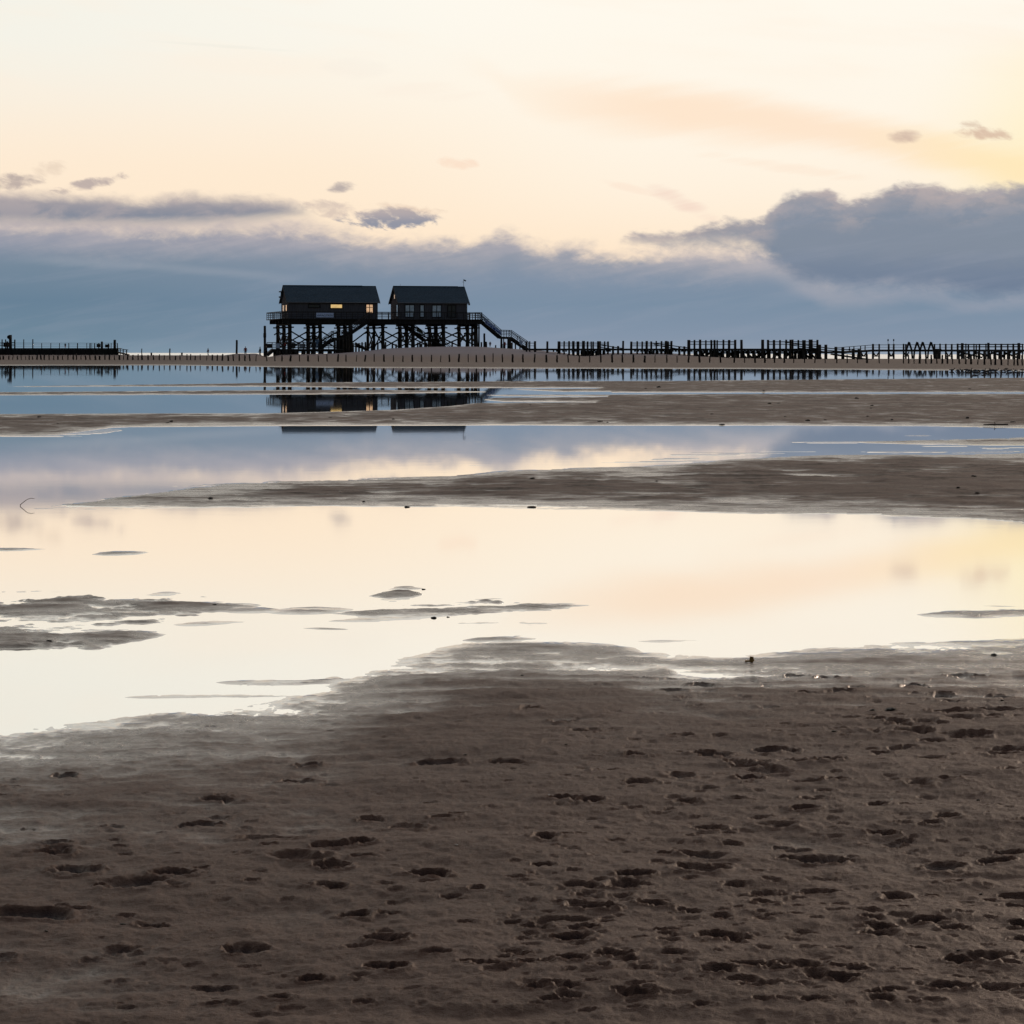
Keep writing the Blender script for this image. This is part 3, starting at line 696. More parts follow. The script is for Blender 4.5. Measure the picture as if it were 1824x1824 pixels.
    # gable glazing seen edge-on
    for (ya, yb2, z0, z1, mt) in side_lit:
        f = MB(); lbox(f, l0-.12, l0-.04, ya-.1, yb2+.1, z1, z1+.1); lbox(f, l0-.12, l0-.04, ya-.1, yb2+.1, z0-.1, z0); lbox(f, l0-.12, l0-.04, ya-.1, ya, z0, z1); lbox(f, l0-.12, l0-.04, yb2, yb2+.1, z0, z1)
        fo = f.build('window', M['trim'], h)
        p = MB(); lbox(p, l0-.08, l0-.05, ya+.002, yb2-.002, z0+.002, z1-.002); p.build('pane', M[mt], fo)
    return h, l0, l1, ym, zr
hl = house('stilt_house', 'left wooden house on stilts with lamplit windows and a sign below', 513.2, 672.8,
           [('window', 550, 569, 542.9, 547.3, 'glass', 1), ('window', 588.9, 609, 542.4, 548.5, 'lit', 1), ('door', 652.4, 663.6, 542.7, 557, 'lit2', 2)],
           [(3.6, 4.9, 8.1, 9.1, 'lit2'), (6.6, 8.6, 8.1, 9.1, 'lit3')], .87)
hr = house('stilt_house', 'right wooden house on stilts with pale double doors and weather vane', 711.2, 832.2,
           [('door', 722, 737, 543.6, 564, 'pale', 2), ('door', 748.6, 754.6, 543.8, 564, 'pale', 1), ('door', 770.2, 785, 544.2, 564, 'pale', 2), ('door', 797.5, 811, 544.4, 564, 'glass', 2)],
           [(3.6, 5.0, 7.3, 9.2, 'pale'), (6.2, 7.2, 10.3, 11.0, 'lit3')], .93)
# fittings
h, l0, l1, ym, zr = hr
MB().tube(bw(l1+.2, ym, zr), bw(l1+.2, ym, zr+1.45), .035, .03, 6).bar(bw(l1+.2, ym, zr+1.3), bw(l1+.62, ym, zr+1.15), .03, .22).bar(bw(l1-.1, ym, zr+.95), bw(l1+.3, ym, zr+.95), .03, .05).build('weather_vane', M['metal'], h)
MB().bar(bw(l1+.1, 3.0, 9.35), bw(l1+.55, 3.0, 9.42), .06, .06).bar(bw(l1+.42, 3.0, 9.2), bw(l1+.42, 3.0, 9.5), .3, .3).build('wall_lamp', M['metal'], h)
MB().tube(bw(l0+.9, ym, zr+.1), bw(l0+.9, ym, zr+.55), .02, .02, 5).build('aerial', M['metal'], h)
h, l0, l1, ym, zr = hl
MB().tube(bw(l0-.4, 8.5, 10.2), bw(l0-.4, 8.5, 11.6), .04, .04, 6).bar(bw(l0-.75, 8.5, 11.4), bw(l0-.3, 8.5, 11.4), .2, .2).bar(bw(l0-.75, 8.5, 10.5), bw(l0-.3, 8.5, 10.5), .22, .24).build('loudspeaker', M['metal'], h)

# sign on the platform edge
def text_mesh(txt, size, parent, name, m, origin, ux, uz, out, squeeze=1.0):
    cu = bpy.data.curves.new(name, 'FONT'); cu.body = txt; cu.size = size; cu.extrude = .004; cu.align_x = 'CENTER'; cu.align_y = 'CENTER'
    o = bpy.data.objects.new(name, cu); C.objects.link(o)
    dg = bpy.context.evaluated_depsgraph_get(); me = bpy.data.meshes.new_from_object(o.evaluated_get(dg)); bpy.data.objects.remove(o)
    b = parent_loc(parent); 
    for v in me.vertices:
        c = v.co.copy(); v.co = Vector(origin)+ux*c.x*squeeze+uz*c.y+out*(c.z+.01)-b
    me.materials.clear(); me.materials.append(m); me.name = name
    o = bpy.data.objects.new(name, me); C.objects.link(o); o.parent = parent; return o
EX = Vector((CA, SA, 0)); EYN = Vector((SA, -CA, 0)); UZ = Vector((0, 0, 1))
sa, sb = lx(563.2, -1.3), lx(594, -1.3); st, su = bz(578, 557.2, -1.3), bz(578, 565.3, -1.3)
sg = thing('sign_board', 'pale rectangular board with dark lettering on the platform railing', 'sign', bw((sa+sb)/2, -1.3, su))
s = MB(); lbox(s, sa, sb, -1.34, -1.30, su, st); s.build('panel', M['sign'], sg)
text_mesh('HWACITREN', .46, sg, 'lettering', M['ink'], bw((sa+sb)/2, -1.34, su+.30), EX, UZ, EYN, 1.0)

# stairs
def stair(name, label, pts, ly, width, landing_posts=(), m=None):
    """pts: chart points of the walking line (px,py), alternating flights and landings"""
    b = bp(*pts[-1], ly); t = thing(name, label, 'staircase', (b.x, b.y, b.z))
    prev = None
    for (a, c) in zip(pts[:-1], pts[1:]):
        A = bp(*a, ly); B = bp(*c, ly); W2 = -EYN*width
        flat = abs(A.z-B.z) < .25*abs((A-B).length)*.3
        if flat:
            f = MB(); f.bar(A+W2*.5-UZ*.06, B+W2*.5-UZ*.06, width, .12); f.bar(A-UZ*.25, B-UZ*.25, .1, .26); f.bar(A+W2-UZ*.25, B+W2-UZ*.25, .1, .26)
            f.build('landing', M['plank'], t)
        else:
            f = MB(); f.bar(A-UZ*.22, B-UZ*.22, .1, .42); f.bar(A+W2-UZ*.22, B+W2-UZ*.22, .1, .42); f.build('stringer', M['wood'], t)
            f = MB(); k = max(3, int(abs(A.z-B.z)/.19))
            for i in range(k):
                c_ = A.lerp(B, (i+.5)/k); e = (B-A); e.z = 0; e.normalize()
                f.quadbox([c_-e*.15-UZ*.03, c_+e*.15-UZ*.03, c_+e*.15+W2-UZ*.03, c_-e*.15+W2-UZ*.03, c_-e*.15+UZ*.02, c_+e*.15+UZ*.02, c_+e*.15+W2+UZ*.02, c_-e*.15+W2+UZ*.02])
            f.build('treads', M['plank'], t)
        for off in (Vector((0, 0, 0)), W2):
            railing(t, A+off, B+off, h=1.1, n=max(2, int((A-B).length/1.3)), rails=(.3, .55, .8), w=.07, m=m or M['plank'], post=.09)
    for (px, off, py) in landing_posts:
        for o2 in (0, width):
            top = bp(px, py, ly+o2); g = gz(top.x, top.y)
            MB().tube((top.x, top.y, g-.4), (top.x, top.y, top.z), off, off*.9, 8, .02, 3).build('support_post', M['post'], t, smooth=True)
    return t
stair('staircase', 'left staircase climbing right to the lit door of the left house', [(662, 567), (612, 601), (594, 601.5), (567, 623)], -3.2, 1.9, [(611, .2, 601), (604, .17, 601), (596, .2, 601), (621, .16, 596), (617, .14, 598), (600, .12, 602)])
stair('staircase', 'middle staircase dropping right between the piles under the right house', [(716, 573), (757, 604), (772, 604), (804, 628)], 8.0, 1.9, [(757, .17, 604), (771, .2, 604), (764, .14, 604), (780, .12, 611), (786, .12, 615)])
rs = stair('staircase', 'right outer staircase running down from the platform end', [(857, 569), (893, 599.5), (911, 600), (941, 620.5)], 0.2, 2.0, [(893, .18, 600), (897, .1, 600), (906, .26, 600), (909, .16, 600), (918, .12, 606), (926, .1, 611)])
# extra under-platform props at the right end
for px, ly, r in ((834, 2, .16), (841, 1.0, .2), (853, 0, .14)):
    l = lx(px, ly); MB().tube(bw(l, ly, gl(l, ly)-.5), bw(l, ly, ZB-.003), r, r*.9, 8, .02, 3).build('pile', M['post'], plat, smooth=True)
lw = MB(); a = lx(776, 7)
lbox(lw, lx(768, 6), lx(782, 6), 5.5, 5.7, 1.7, 3.4); lw.build('plank_screen', M['wood'], plat)
lw = MB(); lbox(lw, lx(600, 2), lx(622, 2), 1.8, 2.0, .8, 3.9); lw.build('plank_screen', M['wood'], plat)

# cloth banners on the stair rails
def banner(name, label, pts, ly, m, cat='banner', ink=None):
    P = [bp(*p, ly) for p in pts]; b = P[3]; t = thing(name, label, cat, b)
    mb = MB(); n_ = 10; off = EYN*.0
    for i in range(n_):
        for j in range(3):
            def pt(u, v):
                top = P[0].lerp(P[1], u); bot = P[3].lerp(P[2], u); return top.lerp(bot, v)+EYN*(.06+.04*math.sin(u*17+v*3))
            u0, u1, v0, v1 = i/n_, (i+1)/n_, j/3, (j+1)/3
            mb.quad(pt(u0, v1), pt(u1, v1), pt(u1, v0), pt(u0, v0))
    o = mb.build('cloth', m, t)
    sm = o.modifiers.new('thick', 'SOLIDIFY'); sm.thickness = .02
    if ink:
        for (u0, u1, v0, v1) in ink:
            k = MB()
            f = lambda u, v: P[0].lerp(P[1], u).lerp(P[3].lerp(P[2], u), v)+EYN*.14
            g = lambda u, v: P[0].lerp(P[1], u).lerp(P[3].lerp(P[2], u), v)+EYN*.125
            k.quadbox([g(u0, v1), g(u1, v1), g(u1, v0), g(u0, v0), f(u0, v1), f(u1, v1), f(u1, v0), f(u0, v0)]); k.build('print', M['bannerink'], t)
    return t
banner('banner', 'long pale blue printed banner on the right outer stair railing', [(863.5, 568), (893.5, 590.5), (893, 597.5), (863.5, 576)], .05, M['banner'], ink=[(.06, .1, .25, .75), (.2, .3, .45, .75), (.33, .42, .5, .85), (.45, .52, .1, .3), (.48, .62, .5, .9), (.66, .82, .55, .95), (.86, .94, .6, .9)])
banner('banner', 'grey green cloth banner on the middle stair under the right house', [(741.5, 580.5), (753, 589.5), (752, 596), (741.5, 588.5)], 7.8, M['green'])
banner('banner', 'short pale cloth hanging at the foot of the right outer staircase', [(925, 604.5), (931, 608.5), (930, 616), (925, 612)], .05, M['white'])

# lower walkway deck under the left house
lo = thing('lower_deck', 'low railed timber deck beneath the left house, with a ramp', 'deck', bp(540, 632, -4.5))
zl = bz(540, 621.6, -4.5)
f = MB(); lbox(f, lx(487, -4.5), lx(612, -4.5), -4.5, -1.6, zl-.14, zl); f.build('deck_boards', M['plank'], lo)
f = MB(); lbox(f, lx(487, -4.5), lx(612, -4.5), -4.4, -4.2, zl-.42, zl-.143); lbox(f, lx(487, -4.5), lx(612, -4.5), -1.9, -1.7, zl-.42, zl-.143); f.build('joist', M['wood'], lo)
f = MB(); f.bar(bw(lx(487, -4.5), -3.1, zl-.06), bw(lx(474, -4.5), -3.1, bz(474, 633, -4.5)), 2.6, .14); f.bar(bw(lx(487, -4.5), -4.3, zl-.25), bw(lx(476, -4.5), -4.3, bz(474, 633.5, -4.5)), .15, .5); f.build('ramp', M['plank'], lo)
for px, r in ((494, .3), (505, .22), (510, .34), (517, .24), (527, .3), (531, .18), (543, .2), (560, .2), (575, .2), (590, .22), (605, .2)):
    for ly in (-4.2, -1.8):
        l = lx(px, -4.5); MB().tube(bw(l, ly, gl(l, ly)-.4), bw(l, ly, zl-.143), r, r*.95, 8, .02, 2).build('stub_pile', M['post'], lo, smooth=True)
railing(lo, bw(lx(475.5, -4.5), -4.45, zl-.1), bw(lx(560, -4.5), -4.45, zl), n=9, h=1.15, rails=(.25, .5, .75), w=.1)
railing(lo, bw(lx(475.5, -1.7), -1.65, zl-.1), bw(lx(604, -1.7), -1.65, zl), n=14, h=1.15, rails=(.25, .5, .75), w=.1)
f = MB(); lbox(f, lx(476, -4.5), lx(489, -4.5), -1.6, -1.55, zl+.15, zl+.85); lbox(f, lx(524, -4.5), lx(531, -4.5), -1.6, -1.55, zl+.1, zl+1.0); f.build('infill_panel', M['wood'], lo)
def board(name, label, px0, px1, py0, py1, ly, m, cat):
    f = MB(); a, b = lx(px0, ly), lx(px1, ly); z1, z0 = bz(px0, py0, ly), bz(px0, py1, ly)
    t = thing(name, label, cat, bw((a+b)/2, ly, z0)); lbox(f, a, b, ly-.04, ly, z0, z1); f.build('panel', m, t)
    f = MB(); lbox(f, a-.05, b+.05, ly+.004, ly+.05, z1-.08, z1+.05); lbox(f, a-.05, b+.05, ly+.004, ly+.05, z0-.05, z0+.05)
    f.build('frame', M['trim'], t)
board('notice_board', 'small pale square notice board on the lower deck railing', 491.2, 498.4, 612, 620, -4.7, M['white'], 'notice board')
board('windbreak', 'pale canvas windbreak on the lower deck further right of the notice board', 533, 544, 612.5, 620.5, -4.2, M['white'], 'windbreak')

# ================================================================== boardwalks
def wbox(mb, px0, px1, py0, py1, Y, dY, slope=0):
    a = WP(px0, py1, Y); b = WP(px1, py1+slope, Y); c = WP(px1, py0+slope, Y); d = WP(px0, py0, Y); o = Vector((0, dY, 0))
    mb.quadbox([a, b, b+o, a+o, d, c, c+o, d+o]); return mb
def wpost(parent, px, top, Y, r, name='post', bottom=None, lean=0):
    p = WP(px, top, Y); g = gz(p.x, p.y)-.5 if bottom is None else WP(px, bottom, Y).z
    MB().tube((p.x+lean, p.y, g), p, r*1.1, r, 8, .015, 3).build(name, M['post'], parent, smooth=True)
def wrail(parent, pts, Y, w=.09, name='rail', d=.05, off=0.0):
    mb = MB()
    for a, b in zip(pts[:-1], pts[1:]): mb.bar(WP(*a, Y+off), WP(*b, Y+off), d, w)
    return mb.build(name, M['wood'], parent)

# --- left boardwalk
YA = 470.0
bwA = thing('boardwalk', 'low dark boardwalk at the far left with thin railings and a ramp', 'boardwalk', WP(100, 633, YA))
f = MB(); wbox(f, -260, 209, 620.1, 621.6, YA, 5); f.build('deck', M['plank'], bwA)
f = MB()
q = -255.0
while q < 208:
    w = rnd.uniform(2.0, 3.2); wbox(f, q, min(q+w, 209), 621.7, (630.6 if q < 40 else 632)+rnd.uniform(-.3, .4), YA-.1, .09); q += w+.08
f.build('fascia_boards', M['wood'], bwA)
f = MB(); wbox(f, -260, 206, 629.6, 632.2, YA+.6, .5); f.build('sill_beam', M['wood'], bwA)
for px in list(range(-250, 215, 17)): wpost(bwA, px, 622, YA+1, .22, 'pile')
for px, top, r in ((3.7, 604.5, .09), (9.9, 604.5, .09), (13, 608, .14), (18.6, 596.5, .24), (26.3, 604.8, .11), (42.3, 604.4, .075), (58.4, 604.2, .085), (74.3, 611, .055), (90.5, 611, .055), (106, 611, .055), (122.5, 611, .06), (138, 611, .08), (154.6, 611, .05), (160.4, 611, .09), (163.5, 611, .04), (168.6, 611.5, .08), (176, 611, .09), (181.4, 608.3, .17), (193, 612, .1), (198, 611, .05), (204.4, 605.2, .2), (209.2, 611.3, .07)):
    wpost(bwA, px, top, YA, r, bottom=622)
for px in range(-240, 0, 16): wpost(bwA, px, 611, YA, .055, bottom=622)
wrail(bwA, [(-250, 610.8), (209, 611.2)], YA, .045); wrail(bwA, [(-250, 614.2), (209, 614.4)], YA, .035); wrail(bwA, [(-250, 617), (209, 617.4)], YA, .03)
wrail(bwA, [(0, 611), (27, 610.5)], YA, .14, off=-.1); wrail(bwA, [(0, 615), (27, 614.5)], YA, .14, off=-.1)
f = MB(); wbox(f, 172, 179, 612.5, 618.5, YA+.3, .08); wbox(f, 187, 195, 613.5, 619, YA+.3, .08); wbox(f, 6, 16, 611.5, 618, YA+.3, .08); f.build('windscreen', M['wood'], bwA)
f = MB(); f.bar(WP(209, 627.2, YA+1.5), WP(229, 632, YA+1.5), 2.6, .18); f.build('ramp', M['plank'], bwA)
for px, top in ((214, 621), (219.5, 622), (225.4, 622.8)): wpost(bwA, px, top, YA, .08)
wrail(bwA, [(209, 620.6), (228.5, 623.4)], YA, .1); wrail(bwA, [(209, 623.2), (227, 626)], YA, .06)
f = MB().tube(WP(16.3, 600.5, YA-.25)-Vector((0, .2, 0)), WP(16.3, 600.5, YA-.25)+Vector((0, .2, 0)), .32, .32, 12); f.build('lifebuoy_case', M['wood'], bwA)

# --- central jetty
YB = 430.0
bwB = thing('jetty', 'long central timber jetty of tall posts right of the stilt houses', 'jetty', WP(1200, 640, YB))
f = MB(); wbox(f, 930, 1462, 620.9, 622.2, YB, 3.2); f.build('deck', M['plank'], bwB)
f = MB(); wbox(f, 932, 1460, 622.25, 624.3, YB+.15, .2); wbox(f, 932, 1460, 622.25, 624.3, YB+2.8, .2); f.build('long_beam', M['wood'], bwB)
bays = [[(995.7, .27), (1005, .14), (1013.7, .17), (1021.2, .24), (1029.5, .26), (1039.3, .27), (1046.7, .17), (1053, .13), (1056.6, .15), (1065.8, .24), (1069, .17), (1077, .13), (1083, .17)],
        [(1124.5, .2), (1135, .15), (1144, .15), (1152, .22), (1160, .17), (1169, .14), (1178.3, .16), (1186.5, .25), (1190, .16), (1196, .2)],
        [(1227, .28), (1237, .17), (1247, .22), (1257.3, .15), (1267, .19), (1272.7, .2), (1277.5, .14), (1288.6, .18), (1298.8, .23), (1309.5, .22)],
        [(1368, .22), (1378.6, .22), (1389.4, .17), (1400.4, .18), (1407.8, .18), (1411.6, .2), (1422, .17), (1432, .34), (1444, .38), (1456, .2)]]
for bi, bay in enumerate(bays):
    tp = 607.6 if bi < 2 else 605.2
    for px, r in bay:
        wpost(bwB, px, tp+rnd.uniform(-.5, .7), YB+(0 if rnd.random() < .75 else 2.9), r*.82)
    a, b = bay[0][0], bay[-1][0]
    wrail(bwB, [(a, tp+3.4), (b, tp+3.5)], YB, .1, off=-.22); wrail(bwB, [(a, tp+8.4), (b, tp+8.6)], YB, .09, off=-.22)
    wrail(bwB, [(a, tp+5.8), (b, tp+5.9)], YB, .05, off=3.1)
for px, top, r in ((975, 608, .18), (1110, 607, .17), (1320.6, 605.2, .22), (1358.4, 605, .26), (953, 607.6, .2), (943.5, 607.8, .12), (938, 608, .14)): wpost(bwB, px, top, YB, r*.85)
wrail(bwB, [(936, 611.2), (954.5, 611.2)], YB, .08); wrail(bwB, [(940, 616), (954, 616)], YB, .06)
# side ramps
for pts in ([(1066, 613), (1093, 618.3), (1108, 620.5)], [(1069, 618.6), (1100, 623), (1110, 624.5)], [(1160, 611), (1196, 615.6), (1228, 620)], [(1165, 613.8), (1196, 620), (1228, 624)], [(1196, 619.6), (1226, 625)],
            [(1398, 609.4), (1480, 620.8), (1540, 625)], [(1405, 614), (1480, 624.6), (1520, 628)], [(1420, 619.5), (1480, 628.2)]): wrail(bwB, pts, YB, .13, off=-1.0)
for px, top in ((1092, 616.5), (1101, 616.3), (1210, 616.8), (1218.8, 616.8), (1460, 613.8), (1471, 613.8), (1488.8, 617.6), (1501.4, 618.2), (1520, 621.6), (1530, 621.5)): wpost(bwB, px, top, YB-1, .16 if px < 1450 else .22)
f = MB(); f.bar(WP(1440, 627.6, YB+.4), WP(1500, 627.4, YB+.4), 2.4, .28); f.bar(WP(1500, 627.4, YB+.4), WP(1545, 625, YB+1.4), 2.4, .28); f.build('lower_deck', M['plank'], bwB)
f = MB(); f.bar(WP(1481, 630.8, YB-2.2), WP(1558, 642.2, YB-2.2), 2.4, .22); f.build('ramp', M['plank'], bwB)
wrail(bwB, [(1484, 627), (1535, 634)], YB, .08, off=-2.0)
# undercroft: joist ends, struts and short inner piles
f = MB(); q = 985.0
while q < 1462:
    if q < 1090 or 1130 < q: wbox(f, q, q+2.4, 624.31, 626.6, YB+.1, 2.9)
    q += 5.6
f.build('joist_ends', M['wood'], bwB)
f = MB(); wbox(f, 1248, 1460, 627.3, 629.6, YB+1.2, .3); wbox(f, 1040, 1070, 627.3, 629.6, YB+1.2, .3); f.build('lower_beam', M['wood'], bwB)
for k in range(22):
    px = 1236+k*10.2; f = MB()
    f.bar(WP(px, 626, YB+1.6), WP(px+rnd.choice((-13, 13)), 639, YB+1.6), .12, .3); f.build('strut', M['wood'], bwB)
for k in range(24): wpost(bwB, 1240+k*9.3, 624.5, YB+1.5, .22, 'inner_pile')
for k in range(8): wpost(bwB, 1030+k*6.5, 624.5, YB+1.5, .2, 'inner_pile')
for k in range(7): wpost(bwB, 1150+k*7, 624.5, YB+1.5, .18, 'inner_pile')

# --- right footbridge
YC = 560.0
bwC = thing('footbridge', 'thin raised footbridge with braced trestles at the far right', 'bridge', WP(1680, 640, YC))
f = MB(); f.bar(WP(1490, 627.2, YC+1), WP(1553, 623.8, YC+1), 2.6, .24); f.bar(WP(1553, 623.8, YC+1), WP(2100, 623.6, YC+1), 2.6, .24); f.bar(WP(1545, 625.4, YC), WP(2100, 625.3, YC), .25, .2); f.build('deck', M['plank'], bwC)
for off in (0, 2.4):
    wrail(bwC, [(1490, 619.4), (1554.5, 614.4), (1700, 613.8), (2100, 613.6)], YC, .10, off=off); wrail(bwC, [(1500, 623), (1554.5, 618.6), (2100, 618)], YC, .06, off=off)
wrail(bwC, [(1705, 613.7), (1820, 613.4)], YC, .2, off=-.3); wrail(bwC, [(1705, 617.8), (1820, 617.5)], YC, .16, off=-.3)
tall = [(1555, .26), (1566, .2), (1583, .24), (1592, .22), (1609.5, .2), (1613.5, .2)]
tall += [(1624+v/9.12, r) for v, r in ((370, .2), (460, .2), (553, .22), (650, .22), (745, .24), (820, .34), (880, .16), (920, .2), (1010, .16), (1048, .16), (1100, .2), (1205, .16), (1245, .3), (1360, .2), (1455, .24), (1560, .2), (1650, .24), (1740, .36), (1800, .16))]
for px, r in tall: wpost(bwC, px, 612.6+rnd.uniform(-.6, .2)-(1.6 if r > .29 else 0), YC, r*.8)
for px in (1513, 1521, 1533, 1541): wpost(bwC, px, interp(px, [(1490, 619), (1554, 614)]), YC, .1, bottom=625)
for px in range(1836, 2090, 11): wpost(bwC, px, 612.8, YC, .18)
def vbr(a, b, top=627, bot=635):
    f = MB(); m_ = (a+b)/2
    f.bar(WP(a, top, YC), WP(m_, bot, YC), .12, .24); f.bar(WP(b, top, YC+.1), WP(m_, bot, YC+.1), .12, .24); f.bar(WP(a, bot, YC+.2), WP(m_, bot-1.5, YC+.2), .1, .2); f.bar(WP(b, bot, YC+.2), WP(m_, bot-1.5, YC+.2), .1, .2)
    f.build('v_brace', M['wood'], bwC)
for a, b in ((1533, 1544), (1555, 1566), (1583, 1592), (1609.5, 1619), (1685, 1695), (1705, 1714)): vbr(a, b)
for px in (1534, 1543.5): wpost(bwC, px, 625.5, YC, .17, 'trestle_leg')
for a, b in (((1706, 626.5), (1750, 637)), ((1750, 634.5), (1779, 626)), ((1779, 636), (1802, 626.5)), ((1736, 627), (1765, 636)), ((1801, 634), (1822, 626)), ((1722, 637), (1742, 628)), ((1765, 627), (1790, 637)), ((1790, 628), (1812, 637))):
    f = MB(); f.bar(WP(*a, YC+.5), WP(*b, YC+.5), .12, .3); f.build('diagonal_brace', M['wood'], bwC)
for k in range(13): wpost(bwC, 1708+k*9, 626, YC+2.3, .2, 'trestle_leg')
for k, px in enumerate((1619.2, 1633.7, 1643.6, 1658.4)):
    f = MB(); top = WP(px, 608.6+(k == 2)*.5, YC-1.6)
    for s in (-1, 1):
        f.bar(WP(px+s*6.0, 639, YC-1.6), WP(px+s*4.6, 622, YC-1.6), .3, .3); f.bar(WP(px+s*4.8, 624, YC-1.6), WP(px+s*.3, 609.5, YC-1.6), .3, .42)
    f.bar(WP(px-2.4, 614.5, YC-1.6), WP(px+2.4, 614.5, YC-1.6), .25, .3); f.bar(WP(px-3, 616, YC-1.6), WP(px, 609, YC-1.6), .25, .3)
    f.build('trestle_frame', M['wood'], bwC)
f = MB(); A = [WP(1663.6, 622.5, YC-2), WP(1674.8, 622.5, YC-2), WP(1673, 643.5, YC-2), WP(1665.2, 643.5, YC-2)]; o = Vector((0, 1.6, 0))
f.quadbox([A[3], A[2], A[2]+o, A[3]+o, A[0], A[1], A[1]+o, A[0]+o]); f.bar(WP(1662.5, 624, YC-2.1), WP(1676, 624, YC-2.1), .1, .25); f.bar(WP(1663.5, 632, YC-2.1), WP(1675, 632, YC-2.1), .1, .2)
tk = thing('storage_box', 'tall dark tapering plank box standing against the right footbridge', 'box', WP(1669, 643.5, YC-1.2)); f.build('box_body', M['wood'], tk)
f = MB(); f.bar(WP(1662.6, 621.9, YC-1.2), WP(1675.8, 621.9, YC-1.2), 1.9, .16); f.build('lid', M['plank'], tk)
for px, lab in ((1581.8, 'small dark flag on a thin mast, left one of two above the footbridge'), (1591.8, 'small dark flag on a thin mast, right one of two above the footbridge')):
    t = thing('flag_mast', lab, 'flag', WP(px, 623, YC)); MB().tube(WP(px, 623, YC-.25), WP(px, 603.8, YC-.25), .05, .04, 6).build('mast', M['metal'], t)
    f = MB(); 
    for i in range(4):
        x0 = px-1.2+i*.6
        f.quadbox([WP(x0, 607.6, YC-.34), WP(x0+.6, 607.6, YC-.34), WP(x0+.6, 607.6, YC-.3), WP(x0, 607.6, YC-.3), WP(x0, 604.2, YC-.34), WP(x0+.6, 604.2, YC-.34), WP(x0+.6, 604.2, YC-.3), WP(x0, 604.2, YC-.3)])
    f.build('flag_cloth', M['wood'], t)
# fence far behind the piles
fn = thing('post_fence', 'far post and rail fence seen between the piles of the stilt platform', 'fence', WP(690, 622, 540))
for px, top in ((625, 611), (629, 611), (634, 610.4), (639.5, 611), (645, 609.5), (651, 609), (662, 609.5), (665, 611), (673, 610), (686.8, 609), (699, 609.5), (705.5, 613), (744, 610), (748, 611), (751, 612), (760, 610), (805.5, 608.6), (852, 610), (857.5, 609.3), (894, 613), (899, 609), (912, 610)):
    p = WP(px, top, 545); MB().tube((p.x, p.y, .2), p, .19, .16, 7, .01, 2).build('post', M['post'], fn, smooth=True)
for y in (612.6, 616.5): wrail(fn, [(560, y), (668, y)], 545, .1)
wrail(fn, [(742, 613.5), (762, 613.5)], 545, .1); wrail(fn, [(892, 613), (914, 613)], 545, .1)
f = MB(); f.bar(WP(632, 611.5, 540), WP(652, 622.5, 540), .3, .5); f.build('fallen_rail', M['wood'], fn)

# free-standing tall posts
def lonepost(px, top, bot, Y, r, label, group=None, name='tall_post', cap=False):
    a = WP(px, bot, Y); p = WP(px, top, Y); f = MB().tube((a.x, a.y, a.z-.5), p, r*1.08, r, 9, .02, 6)
    f.tube(p, p+Vector((0, 0, .05)), r*.9, r*.4, 9)
    if cap: f.tube((p.x, p.y, p.z-1.9), (p.x, p.y, p.z-1.2), r*1.25, r*1.25, 9)
    return tag(f.build(name, M['post'], loc=tuple(a), smooth=True), label, 'post', group)
lonepost(421.7, 606, 630.5, 498, .17, 'lone tall post on the low sand ridge left of the stilt platform')
lonepost(471.6, 580.6, 637, 485, .2, 'very tall post standing close beside the left end of the stilt platform', cap=True)
lonepost(862.7, 594.2, 618, 500, .17, 'tall post on the mound under the right outer staircase')
lonepost(865, 609, 618, 499, .26, 'short thick stump beside the tall post under the outer staircase', name='wooden_stump')
for px, lab in ((852.5, 'thin short post on the mound just right of the last pile'), (883, 'tiny stake on the mound left of the outer stair landing')): lonepost(px, 610 if px < 870 else 615, 620, 500, .12, lab, name='stake')
lonepost(252.6, 621.3, 636, 440, .07, 'thin stake against the bright sea, left one of two', name='stake')
lonepost(302.6, 621.2, 636, 440, .1, 'thin dark stake against the bright sea, right one of two', name='stake')
for px, lab in ((269.6, 'squat dark bin against the bright sea, left one of two'), (324, 'squat dark bin against the bright sea, right one of two')):
    a = WP(px, 633.6, 480); f = MB().tube(a, WP(px, 628.6, 480), .13, .15, 10); t = thing('litter_bin', lab, 'bin', a); f.build('drum', M['wood'], t, smooth=True)
    MB().tube(WP(px, 628.6, 480), WP(px, 628.1, 480), .17, .17, 10).build('lid', M['trim'], t)

# ------------------------------------------------------------------ row of short posts along the foreshore
xs = [v/6.08 for v in (0, 37, 97, 137, 187, 232, 280, 318, 355, 402, 443, 480, 533, 583, 628, 678, 735, 795, 830, 878, 932, 977, 1033, 1080, 1137, 1185, 1240, 1295, 1338, 1383, 1438, 1497, 1540, 1605, 1663, 1725, 1778)]
xs += [240+v/6.08 for v in (382, 442, 492, 565, 605, 655, 710, 780, 842, 892, 948, 1015, 1070, 1133, 1195, 1247, 1312)]
xs += [460+v/7.015 for v in (110, 210, 298, 403, 515, 625, 752, 862, 995, 1098, 1225, 1333)]
xs += [660+v/6.08 for v in (40, 147, 250, 352, 452, 555, 660, 760, 857, 957, 1058, 1147, 1237, 1328, 1430, 1540, 1650, 1775)]
xs += [920+v/6.08 for v in (325, 440, 562, 680, 792, 915, 1037, 1150, 1268, 1388, 1498, 1628, 1740)]
xs += [1180+v/6.08 for v in (283, 405, 512, 630, 777, 890, 1005, 1110, 1215, 1318, 1422, 1540, 1650, 1763)]
xs += [1424+v/9.12 for v in (608, 775, 943, 1100, 1300, 1450, 1690, 1775)]
xs += [1624+v/9.12 for v in (40, 130, 233, 320, 410, 495, 580, 665, 775, 880, 967, 1072, 1183, 1290, 1362, 1463, 1563, 1662, 1725, 1797)]
xs = sorted(xs)
